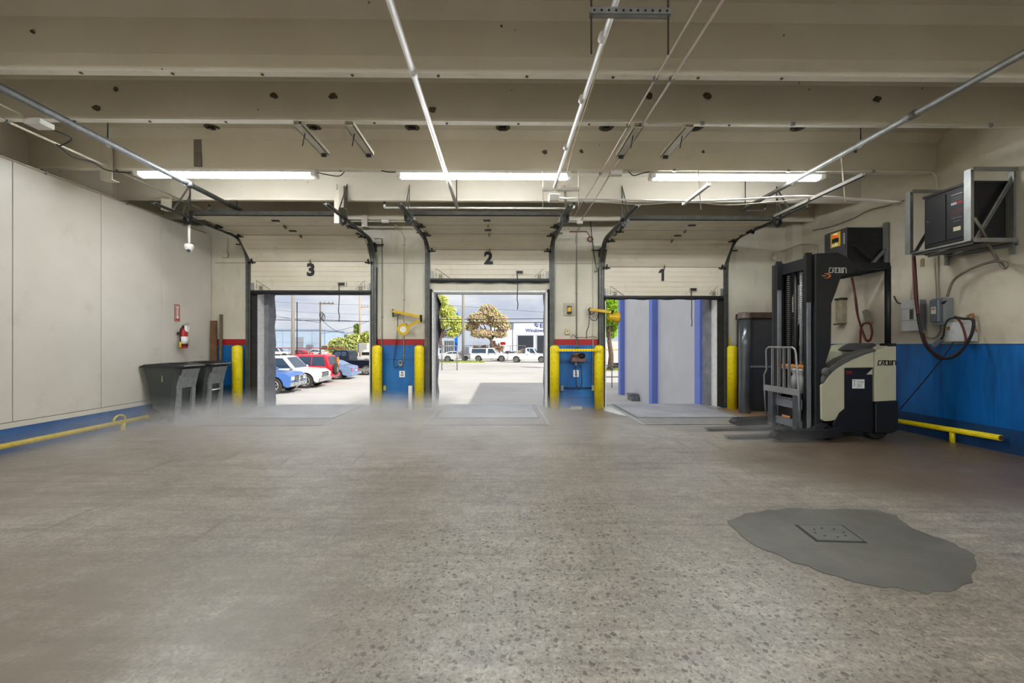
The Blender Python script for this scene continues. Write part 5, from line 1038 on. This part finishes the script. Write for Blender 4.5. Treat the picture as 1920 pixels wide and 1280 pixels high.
    if extra and 'spare' in extra:
        s = MB().lathe([(.05, 0), (.30, 0), (.36, -.04), (.36, -.16), (.30, -.20), (.05, -.20)], (-h-.02, .12, belt-.22), 'x', 22).build('spare_wheel', tire, t, local=True)
        MB().lathe([(0, -.205), (.22, -.205)], (-h-.02, .12, belt-.22), 'x', 18).build('rim', rim, s, local=True)
        MB().box(-h-.01, -h+.1, -W*.44, -W*.36, belt-.06, Ht-.2).build('orange_lamp', mat('amber_lamp', (240, 150, 30), .3), t, local=True)
    if extra and 'load' in extra:
        for i in range(9): MB().beam((-h*.9+.1*i, random.uniform(-.6, .6), belt-.2), (-h*.5+.12*i, random.uniform(-.7, .7), belt+random.uniform(.25, .75)), .10, .06).build('scrap_piece', mat('scrap_pale', (196, 180, 160), .7, 0, .3, 8), t, local=True)
    if extra and 'trim' in extra:
        for s in (-1, 1): MB().box(-h*.95, h*.9, *sorted((s*(W/2-.05), s*(W/2-.005))), gc_, gc_+.24).build('lower_cladding', mat('silver_cladding', (150, 146, 138), .4, .3), t, local=True)
    return t
def gp(px, py): return gnd(px, py)
# door 3
A = math.radians
def park(px, py, h, W, front): c = gp(px, py); return c+Vector((-.67*h if front else -h, W/2-.1, 0))
vehicle('pickup_truck', 'blue pickup truck with chrome bull bar parked past the door by the bins', 'truck', 'pickup', (84, 128, 202), park(510, 739, 2.6, 1.9, True), A(3), 5.2, 1.9, 1.78, extra=('bullbar',))
vehicle('sport_utility_vehicle', 'white sport utility vehicle next to the blue pickup', 'car', 'suv', (240, 240, 238), park(570, 728, 2.4, 1.9, True), A(3), 4.8, 1.9, 1.80, extra=('rack',))
vehicle('sport_utility_vehicle', 'red sport utility vehicle with a spare wheel on its tail', 'car', 'suv', (222, 60, 76), park(617, 719, 2.15, 1.8, False), A(183), 4.3, 1.8, 1.80, extra=('spare', 'nogrille'))
vehicle('sedan', 'silver blue sedan parked behind the red vehicle', 'car', 'sedan', (136, 160, 198), park(657, 711.5, 2.45, 1.9, False), A(183), 4.9, 1.9, 1.46, extra=('nogrille',))
c = gp(687, 703); vehicle('pickup_truck', 'black crew cab pickup truck standing side on', 'truck', 'pickup', (18, 24, 38), c+Vector((-1.75, .9, 0)), A(180), 6.0, 2.0, 1.98, extra=('trim', 'nogrille'))
c = gp(560, 669); vehicle('coupe', 'bright red car behind the far fence', 'car', 'sedan', (206, 22, 34), c, A(176), 4.8, 1.9, 1.42, extra=('nogrille',))
c = gp(516, 671); vehicle('pickup_truck', 'white pickup behind the far fence left of the red car', 'truck', 'pickup', (226, 224, 220), c, A(8), 5.4, 1.9, 1.85)
c = gp(592, 668); vehicle('sedan', 'white car behind the far fence right of the red car', 'car', 'sedan', (228, 228, 228), c, A(172), 4.6, 1.85, 1.45)
c = gp(611, 667); yt = vehicle('pickup_truck', 'yellow work truck parked by the far bushes', 'truck', 'suv', (246, 190, 8), c, A(150), 3.4, 1.7, 2.2)
# door 2
c = gp(918, 677); vehicle('pickup_truck', 'white pickup with a dark windowed camper shell, under the blossoming tree', 'truck', 'camper', (232, 233, 235), c, A(-4), 5.3, 2.0, 1.92)
c = gp(991, 679); vehicle('pickup_truck', 'white crew cab pickup with red tail lamps loaded with scrap', 'truck', 'pickup', (234, 235, 236), c, A(-10), 5.4, 2.05, 2.0, extra=('load',))
c = gp(955, 675.5); vehicle('sedan', 'dark grey car between the two white pickups', 'car', 'sedan', (44, 50, 62), c, A(200), 4.3, 1.8, 1.45)
c = gp(834, 678); vehicle('pickup_truck', 'white pickup behind the chain link fence', 'truck', 'pickup', (230, 230, 230), c+Vector((-.8, 0, 0)), A(170), 5.2, 1.9, 1.85)
c = gp(853, 676); vehicle('sedan', 'white sedan by the concrete pole', 'car', 'sedan', (232, 232, 232), c, A(6), 4.5, 1.8, 1.45)

# ---------------------------------------------------------------- buildings
t = thing('building', 'pale blue warehouse beyond the fence, seen past the door by the bins', 'building', (*gp(550, 667).xy, GZ))
Yb_ = 92; a, b = onY(470, 619, Yb_), onY(600, 624, Yb_)
w = MB().box(a.x, b.x, Yb_, Yb_+14, GZ, a.z).build('wall', mat('warehouse_blue', (176, 194, 214), .7, 0, .08, .4), t)
MB().box(a.x-.2, b.x+.2, Yb_-.2, Yb_+14.2, a.z, a.z+.25).build('parapet', mat('warehouse_trim', (150, 166, 186), .7), t)
p0, p1 = onY(555, 632, Yb_), onY(569, 660, Yb_); d = MB().box(p0.x, p1.x, Yb_-.06, Yb_, GZ, p0.z).build('roller_door', mat('shutter_grey', (150, 156, 164), .5), t)
for i in range(9): MB().box(p0.x+.03, p1.x-.03, Yb_-.09, Yb_-.06, GZ+.2+i*.33, GZ+.24+i*.33).build('slat', mat('shutter_slat', (126, 132, 140), .5), d)
for q in (512, 530, 545, 585): x = onY(q, 640, Yb_).x; MB().box(x-.05, x+.05, Yb_-.02, Yb_, GZ, a.z).build('panel_joint', MATS['warehouse_trim'], t)
p = onY(583, 648, Yb_); MB().box(p.x-.6, p.x+.5, Yb_-1.0, Yb_, p.z-.3, p.z+.25).build('awning', grey_p, t)
t = thing('building', 'low white building with dark roof behind the bushes', 'building', (*gp(640, 663).xy, GZ))
a, b = onY(600, 632, 110), onY(705, 632, 110); MB().box(a.x, b.x, 110, 122, GZ, onY(600, 634, 110).z).build('wall', white_p, t)
MB().box(a.x-.3, b.x+.3, 109.6, 122, onY(600, 634, 110).z, onY(600, 627, 110).z).build('roof', mat('dark_roof', (96, 106, 116), .7), t)
for q in (630, 655, 680):
    f = MB().box(onY(q-3, 0, 110).x, onY(q+3, 0, 110).x, 109.9, 110, .5, 2.0).build('window', mat('window_frame', (210, 210, 210), .5), t); MB().box(onY(q-2.6, 0, 110).x, onY(q+2.6, 0, 110).x, 109.86, 109.9, .6, 1.9).build('pane', glassm, f)
t = thing('storage_trailer', 'white box trailer right of the bushes seen past the door by the bins', 'trailer', (*gp(690, 690).xy, GZ))
a, b = onY(670, 643, 46), onY(705, 660, 46); MB().box(a.x, b.x+2, 46, 49, b.z, a.z).build('box', white_p, t); MB().box(a.x+.4, b.x+2, 46.2, 48.8, b.z-.35, b.z).build('chassis', dsteel, t)
for x in (a.x+.9, a.x+1.9, b.x+1.2): MB().lathe([(.1, 0), (.45, 0), (.45, .3), (.1, .3)], (x, 46.1, GZ+.45), 'y', 16).build('wheel', tire, t)
MB().box(a.x+.05, a.x+.15, 45.98, 46, b.z, a.z).build('corner_post', grey_p, t)
t = thing('building', 'white commercial building with dark blue lettering, beyond the middle door', 'building', (*gp(985, 668).xy, GZ))
Yw = 88; a, b = onY(920, 603, Yw), onY(1085, 603, Yw); wallw = mat('shop_white', (222, 226, 232), .65, 0, .05, .5)
w = MB().box(a.x, b.x, Yw, Yw+18, GZ, a.z).build('wall', wallw, t); MB().box(a.x-.2, b.x+.2, Yw-.2, Yw+18, a.z, a.z+.2).build('parapet', mat('shop_trim', (196, 204, 214), .6), t)
for q0, q1, nm in ((971, 1000, 'bay_opening'), (1007, 1030, 'bay_opening'), (1040, 1062, 'bay_opening')):
    x0, x1 = onY(q0, 0, Yw).x, onY(q1, 0, Yw).x; zt_ = onY(980, 629, Yw).z
    f = MB().box(x0-.2, x1+.2, Yw-.08, Yw, GZ, zt_+.25).build(nm, MATS['shop_trim'], t); MB().box(x0, x1, Yw-.10, Yw-.07, GZ, zt_).build('dark_interior', mat('bay_dark', (44, 48, 58), .6), f)
x0, x1 = onY(952, 0, Yw).x, onY(963, 0, Yw).x; MB().box(x0, x1, Yw-.05, Yw, onY(0, 617, Yw).z, onY(0, 605, Yw).z).build('vent_panel', mat('vent_grey', (120, 132, 144), .6), t)
lblue = mat('sign_blue', (36, 62, 132), .5)
text('lettering', 'Windows', 1.0, (onY(985.5, 619, Yw).x, Yw-.04, onY(985, 619.5, Yw).z), (math.pi/2, 0, 0), lblue, t, 'LEFT', .03)
text('lettering', 'd', 1.0, (onY(1018.5, 619, Yw).x, Yw-.04, onY(985, 619.5, Yw).z), (math.pi/2, 0, 0), lblue, t, 'LEFT', .03)
text('lettering', 'E', 1.25, (onY(1012, 610, Yw).x, Yw-.04, onY(985, 610.5, Yw).z), (math.pi/2, 0, 0), lblue, t, 'LEFT', .03, .02)
lx, lz = onY(1005.5, 609, Yw).x, onY(1005, 609, Yw).z
MB().prism([(lx-.42, lz+.4), (lx-.18, lz+.4), (lx-.18, lz-.2), (lx-.42, lz)], 'xz', Yw-.06, Yw).build('logo_bar', mat('logo_light', (110, 150, 206), .5), t); MB().prism([(lx-.12, lz+.4), (lx+.06, lz+.4), (lx+.06, lz-.45), (lx-.12, lz-.30)], 'xz', Yw-.06, Yw).build('logo_bar', lblue, t); MB().prism([(lx+.14, lz-.45), (lx+.42, lz-.32), (lx+.42, lz+.35), (lx+.30, lz+.35), (lx+.30, lz-.2), (lx+.14, lz-.25)], 'xz', Yw-.06, Yw).build('logo_bar', lblue, t)
t = thing('building', 'grey blue shop behind the green tree, seen past the middle door', 'building', (*gp(840, 667).xy, GZ))
a, b = onY(800, 619, 96), onY(872, 619, 96); MB().box(a.x, b.x, 96, 108, GZ, a.z).build('wall', mat('shop_bluegrey', (186, 198, 212), .7), t); MB().box(a.x, b.x, 94.5, 96, a.z-.1, a.z+.15).build('canopy', MATS['dark_roof'], t)
x0, x1 = onY(833, 0, 96).x, onY(851, 0, 96).x; f = MB().box(x0, x1, 95.9, 96, GZ, 2.2).build('storefront', MATS['window_frame'], t)
for i in range(5): MB().box(x0+.1+(x1-x0)/5*i, x0+(x1-x0)/5*(i+1)-.05, 95.86, 95.9, GZ+.2, 2.1).build('pane', mat('shop_pane', (50, 58, 66), .15), f)
t = thing('sign_pylon', 'tall bright blue sign pylon beside the concrete pole', 'sign', (*gp(855, 672).xy, GZ)); a = onY(855, 586, 76)
MB().box(a.x-.28, a.x+.28, 76, 76.4, GZ, onY(0, 612, 76).z).build('post_panel', mat('pylon_blue', (28, 116, 220), .5), t); MB().box(a.x-.34, a.x+.34, 75.95, 76.45, onY(0, 595, 76).z, a.z).build('head_panel', MATS['pylon_blue'], t)
t = thing('small_sign', 'small red and white sign on a post before the commercial building', 'sign', (*gp(943, 674).xy, GZ)); p = gp(943, 674); z = onY(943, 644, p.y).z
MB().cyl((p.x, p.y, GZ), (p.x, p.y, z), .05, 8).build('post', grey_p, t); MB().box(p.x-.5, p.x+.5, p.y-.05, p.y, z-.35, z+.35).build('panel', paper, t); MB().box(p.x-.4, p.x+.4, p.y-.06, p.y-.05, z-.2, z+.25).build('print', red_p, t)

# ---------------------------------------------------------------- poles and lines
def pole(px, Y, wpx, topy, m, name, label, arm=None, cat='utility pole', taper=.75):
    x = onY(px, 645, Y).x; r = wpx*Y/F_PX/2; zt_ = onY(px, topy, Y).z
    t = thing(name, label, cat, (x, Y, GZ)); MB().cyl((x, Y, GZ), (x, Y, zt_), r, 14, r*taper).build('shaft', m, t)
    if arm:
        for (l, rr, zz) in arm:
            z = onY(px, zz, Y).z; xa, xb = onY(l, 0, Y).x, onY(rr, 0, Y).x; am = MB().box(xa, xb, Y-.12, Y+.12, z-.10, z+.10).build('crossarm', m, t)
            for i in range(4):
                xx = xa+.2+(xb-xa-.4)*i/3; MB().cyl((xx, Y, z+.1), (xx, Y, z+.40), .09, 8, .05).build('insulator', grey_p, am)
    return t, x, zt_
cpole = mat('concrete_pole', (158, 150, 140), .8, 0, .1, 1); wpole = mat('timber_pole', (120, 108, 96), .8, 0, .15, 1)
pole(549.5, 40, 7.0, 500, cpole, 'concrete_pole', 'thick concrete pole standing among the cars past the door by the bins')
pole(557, 60, 1.8, 566, dsteel, 'light_pole', 'slim dark pole right beside the thick concrete pole', taper=1)
pt, _, _ = pole(600.5, 75, 3.2, 566, wpole, 'utility_pole', 'timber utility pole with crossarm and coiled cables', [(599, 626, 569)])
xx, yy_ = onY(604, 0, 75).x, 74.6
for k in range(3): MB().tube([(xx+.3*math.cos(a)+.2*k, yy_, onY(0, 590, 75).z+.55*math.sin(a)-.2*k) for a in [2*math.pi*i/14 for i in range(14)]], .05, 5, closed=True).build('cable_coil', dsteel, pt)
pole(675, 85, 4.0, 520, mat('tan_pole', (196, 178, 150), .8), 'utility_pole', 'tan utility pole with crossarm above the bushes', [(677, 696, 576)])
pole(868.5, 62, 5.4, 500, cpole, 'concrete_pole', 'pale concrete pole in front of the blossoming tree')
pole(961, 80, 1.8, 612, grey_p, 'light_pole', 'thin grey pole at the corner of the commercial building', taper=1)
def wire(a, b, Y, sag, label, r=.03):
    p, q = onY(*a, Y), onY(*b, Y); p.x, q.x = p.x, q.x; pts = [p.lerp(q, i/12)-Vector((0, 0, sag*4*(i/12)*(1-i/12))) for i in range(13)]
    solo(MB().tube(pts, r, 5), 'power_line', dsteel, label, 'power line', p, 'overhead power lines')
wire((380, 590), (820, 608), 75, 0, 'upper thin power line crossing past the door by the bins', .03); wire((380, 596), (820, 604), 75, .1, 'thick double power line crossing past the door by the bins', .06); wire((380, 560), (601, 605), 75, .4, 'slack power line dropping to the timber pole', .03)
wire((420, 560), (700, 572), 85, .2, 'highest thin power line past the door by the bins', .02); wire((601, 596), (675, 616), 75, 1.6, 'sagging power line right of the timber pole', .04); wire((601, 625), (700, 598), 75, .4, 'rising power line right of the timber pole', .03); wire((420, 575), (700, 590), 85, .2, 'second thin power line past the door by the bins', .02)
wire((780, 599), (1090, 597), 62, 0, 'upper power line of the pair past the middle door', .05); wire((780, 602), (1090, 603), 62, .2, 'lower power line of the pair past the middle door', .05); wire((780, 566), (1090, 588), 62, .2, 'faint power line high past the middle door', .02)

# ---------------------------------------------------------------- fences
def fence(x0, x1, Y, h_, label, red=False, step=2.6):
    t = thing('chain_link_fence', label, 'fence', ((x0+x1)/2, Y, GZ), group='chain link fences'); n_ = max(2, int((x1-x0)/step))
    for i in range(n_+1): x = x0+(x1-x0)*i/n_; MB().cyl((x, Y, GZ), (x, Y, GZ+h_), .05, 8).build('post', steel, t)
    MB().cyl((x0, Y, GZ+h_), (x1, Y, GZ+h_), .05, 8).build('top_rail', mat('red_rail', (150, 60, 56), .6) if red else steel, t)
    m = MB(); s = .35; k = int((x1-x0)/s)
    for i in range(k+1):
        for sg in (1, -1):
            xa = x0+i*s; xb_ = xa+sg*h_
            f = 1.0
            if xb_ > x1: f = (x1-xa)/(xb_-xa)
            if xb_ < x0: f = (xa-x0)/(xa-xb_)
            if f > .05: m.beam((xa, Y, GZ+.05), (xa+sg*h_*f, Y, GZ+.05+(h_-.05)*f), .012, .012)
    o = m.build('wire_mesh', steel, t); o['kind'] = 'stuff'
fence(onY(470, 0, 62).x, onY(650, 0, 62).x, 62, 1.9, 'chain link fence with a reddish top rail past the door by the bins', True)
fence(onY(800, 0, 40).x, onY(857, 0, 40).x, 40, 2.3, 'chain link fence at the left past the middle door')
fence(onY(872, 0, 80).x, onY(985, 0, 80).x, 80, 2.2, 'chain link fence behind the white pickups')

# ---------------------------------------------------------------- trees and bushes
def leafmat(name, c1, c2):
    if name in MATS: return MATS[name]
    q = NT(name); oi = q.n('ShaderNodeNewGeometry').outputs['Random Per Island']; q.set(q.b.inputs['Base Color'], q.ramp(oi, (0, S(*c1)), (1, S(*c2)))); q.b.inputs['Roughness'].default_value = .7
    MATS[name] = q.m; return q.m
bark = mat('bark', (112, 92, 78), .9, 0, .3, 4)
def tree(x, y, h_, blobs, m, label, nleaf, size, trunk=True, cat='tree', name='tree', second=None):
    t = thing(name, label, cat, (x, y, GZ))
    if trunk:
        tr = MB().tube([(x, y, GZ), (x+.1, y, GZ+h_*.18), (x-.1, y, GZ+h_*.36)], [.34*h_/9, .26*h_/9, .22*h_/9], 10)
        tr.build('trunk', bark, t)
        br = MB()
        for (bx, by_, bz, rx, ry, rz) in blobs:
            e = Vector((x+bx, y+by_, GZ+bz)); s0 = Vector((x-.1, y, GZ+h_*.34)); md = s0.lerp(e, .5)+Vector((random.uniform(-.3, .3), 0, random.uniform(-.2, .5)))
            br.tube(bez([s0, md, e], 5), [.14*h_/9*(1-.08*i) for i in range(11)], 6)
        o = br.build('branches', bark, t)
    for mi, mm in enumerate([m] + ([second] if second else [])):
        mb = MB(); vs = []; fs = []
        tot = sum(b[3]*b[5] for b in blobs)
        for (bx, by_, bz, rx, ry, rz) in blobs:
            for _ in range(int(nleaf*rx*rz/tot*(1 if mi == 0 else .45))):
                while True:
                    v = Vector((random.uniform(-1, 1), random.uniform(-1, 1), random.uniform(-1, 1)))
                    if .3 < v.length < 1: break
                c = Vector((x+bx+v.x*rx, y+by_+v.y*ry, GZ+bz+v.z*rz)); u = Vector((random.gauss(0, 1), random.gauss(0, 1), random.gauss(0, 1))).normalized(); w_ = u.orthogonal().normalized(); s = size*random.uniform(.6, 1.4)
                i = len(vs); vs += [c-u*s, c+w_*s*.55, c+u*s, c-w_*s*.55]; fs.append((i, i+1, i+2, i+3))
        mb.add(vs, fs); o = mb.build('foliage', mm, t); o['kind'] = 'stuff'
    return t
gl1 = leafmat('spring_leaves', (184, 194, 80), (222, 224, 130)); gl2 = leafmat('yellow_green_leaves', (150, 170, 60), (210, 214, 110)); pk = leafmat('pinkish_leaves', (196, 162, 142), (226, 200, 182)); dk = leafmat('bright_leaves', (120, 170, 20), (196, 226, 70)); olive = leafmat('olive_leaves', (120, 128, 70), (176, 184, 112))
p = gp(922, 673); k_ = p.y/F_PX
def BL(px0, py0, lst, Y): return [((px-px0)*Y/F_PX, random.uniform(-.5, .5), (645-py)*Y/F_PX+CAM_H-GZ, rx*Y/F_PX, rx*Y/F_PX*.8, rz*Y/F_PX) for px, py, rx, rz in lst]
tree(p.x, p.y, 9.2, BL(922, 673, [(915, 580, 16, 10), (900, 597, 22, 12), (930, 600, 24, 14), (885, 612, 14, 10), (945, 612, 14, 10), (905, 625, 24, 9), (938, 625, 14, 9), (888, 598, 12, 10), (921, 590, 18, 12)], p.y), pk, 'spreading tree with pinkish foliage past the middle door', 4200, .20, second=gl2)
p = gp(826, 674.6); tree(p.x, p.y, 10, BL(826, 674, [(826, 565, 16, 12), (838, 583, 18, 12), (846, 600, 22, 12), (860, 610, 14, 14), (832, 606, 18, 10), (850, 625, 12, 8), (818, 580, 10, 18)], p.y), gl1, 'light green tree beside the blue sign pylon', 4200, .20)
p = gp(915, 674.5); tree(p.x, p.y+5, 1.5, BL(915, 674, [(906, 655, 10, 8), (924, 650, 7, 12), (938, 652, 8, 10), (890, 655, 8, 8)], p.y), leafmat('brown_shrub', (150, 116, 84), (196, 160, 124)), 'brownish shrubs under the spreading tree', 700, .2, False, 'shrub', 'shrub')
p = gp(655, 672); tree(p.x, p.y, 4, BL(655, 672, [(640, 645, 20, 12), (665, 638, 20, 12), (655, 652, 26, 10), (685, 640, 12, 10), (630, 655, 14, 8), (690, 630, 10, 8)], p.y), olive, 'mass of olive green bushes behind the black pickup', 2600, .28, False, 'bush', 'bush', gl1)
p = gp(668, 668); tree(p.x, p.y, 8, BL(668, 668, [(668, 612, 5, 5), (668, 620, 5.5, 6), (668, 630, 5, 7)], p.y), leafmat('vine_leaves', (96, 130, 40), (150, 180, 80)), 'narrow vine covered stump rising above the bushes', 800, .25, True)
p = gp(704, 690); tree(p.x, p.y, 5, BL(704, 690, [(704, 590, 8, 10), (706, 610, 8, 12)], p.y), olive, 'sparse dark twigs at the right edge past the door by the bins', 120, .25, True)
p = gp(1140, 694.5); tree(p.x+.2, p.y, 8, BL(1140, 690, [(1142, 570, 16, 16), (1135, 595, 12, 14), (1150, 600, 12, 16), (1143, 622, 12, 12), (1140, 560, 16, 12)], p.y), dk, 'bright green leafy tree seen past the door by the reach truck', 3600, .20)
p = gp(503, 668); tree(p.x, p.y, 2, BL(503, 668, [(503, 640, 7, 12), (497, 645, 6, 10)], 85), gl2, 'yellow green shrub at the corner of the blue warehouse', 500, .25, True, 'shrub', 'shrub')
t = thing('storage_trailer', 'white trailer with a yellow stripe behind the bright green tree', 'trailer', (*gp(1150, 690).xy, GZ))
a, b = onY(1100, 640, 42), onY(1200, 680, 42); MB().box(a.x, b.x, 42, 44.5, b.z, a.z).build('box', white_p, t); MB().box(a.x, b.x, 41.97, 42, onY(0, 656, 42).z, onY(0, 654.5, 42).z).build('stripe', mat('stripe_yellow', (222, 190, 80), .5), t)
for q in (1118, 1154, 1166): MB().lathe([(.1, 0), (.48, 0), (.48, .3), (.1, .3)], (onY(q, 0, 42).x, 42.05, GZ+.48), 'y', 16).build('wheel', tire, t)
g = MB(); grassp = gp(850, 690); vs = []; fs = []
for _ in range(1500):
    x = random.uniform(onY(800, 0, 50).x, onY(905, 0, 50).x) if random.random() < .6 else random.uniform(onY(1100, 0, 40).x, onY(1165, 0, 40).x); y = random.uniform(56, 60) if x < 0 else random.uniform(39, 41.5); hh = random.uniform(.08, .22); a = random.uniform(0, 6.28)
    i = len(vs); vs += [(x-.05*math.cos(a), y-.05*math.sin(a), GZ), (x+.05*math.cos(a), y+.05*math.sin(a), GZ), (x+random.uniform(-.06, .06), y, GZ+hh)]; fs.append((i, i+1, i+2))
g.add(vs, fs); o = g.build('grass', leafmat('grass_blades', (130, 150, 50), (186, 196, 96))); tag(o, 'thin strips of rough grass along the yard edges', 'grass', kind='stuff')
MIST = 3.4
# ------------------------------------------------------------------ low mist on the floor
n = NT('floor_mist'); nt_ = n.t; nt_.nodes.remove(n.b)
X_, Y_, Z_ = n.xyz()
cl = n.ramp(n.noise(1.5, 4, .6, n.map((1, 1, 2.2))), (.36, 0.0), (.72, 1.0))
top = n.math('SUBTRACT', 1.0, n.math('DIVIDE', Z_, n.math('ADD', .16, n.math('MULTIPLY', n.noise(1.1, 3, .6), .55))), True)
top = n.math('POWER', top, 1.3)
def blob(cx, cy, rx, ry):
    a = n.math('DIVIDE', n.math('SUBTRACT', X_, cx), rx); b = n.math('DIVIDE', n.math('SUBTRACT', Y_, cy), ry)
    return n.math('SUBTRACT', 1.0, n.math('ADD', n.math('MULTIPLY', a, a), n.math('MULTIPLY', b, b)), True)
mask = n.math('MULTIPLY', blob(-5.3, 7.6, 1.5, 1.6), 1.0)
for bb, s in (((-2.0, 8.3, 1.3, 1.0), 1.6), ((-3.6, 7.2, 3.0, 1.8), .35), ((3.5, 5.7, .9, .5), .3), ((-1.4, 6.5, 3.8, 2.4), .38), ((-5.4, 5.8, 1.0, 1.6), .35), ((.9, 8.0, 1.0, .9), .35)):  # broad mid-floor blob: mist thickened to stand in for door-light sheen
    mask = n.math('MAXIMUM', mask, n.math('MULTIPLY', blob(*bb), s))
den = n.math('MULTIPLY', n.math('MULTIPLY', n.math('ADD', n.math('MULTIPLY', cl, .8), .2), top), n.math('MULTIPLY', mask, MIST))
vol = n.n('ShaderNodeVolumePrincipled', {'Color': (.985, .985, .99, 1), 'Density': den, 'Anisotropy': .2})
nt_.links.new(vol.outputs[0], nt_.nodes['Material Output'].inputs['Volume'])
o = MB().box(XLP+.01, 5.2, 4.4, 9.05, .013, .62).build('mist', n.m); tag(o, 'low white mist drifting over the floor before the doors', 'mist', kind='stuff')
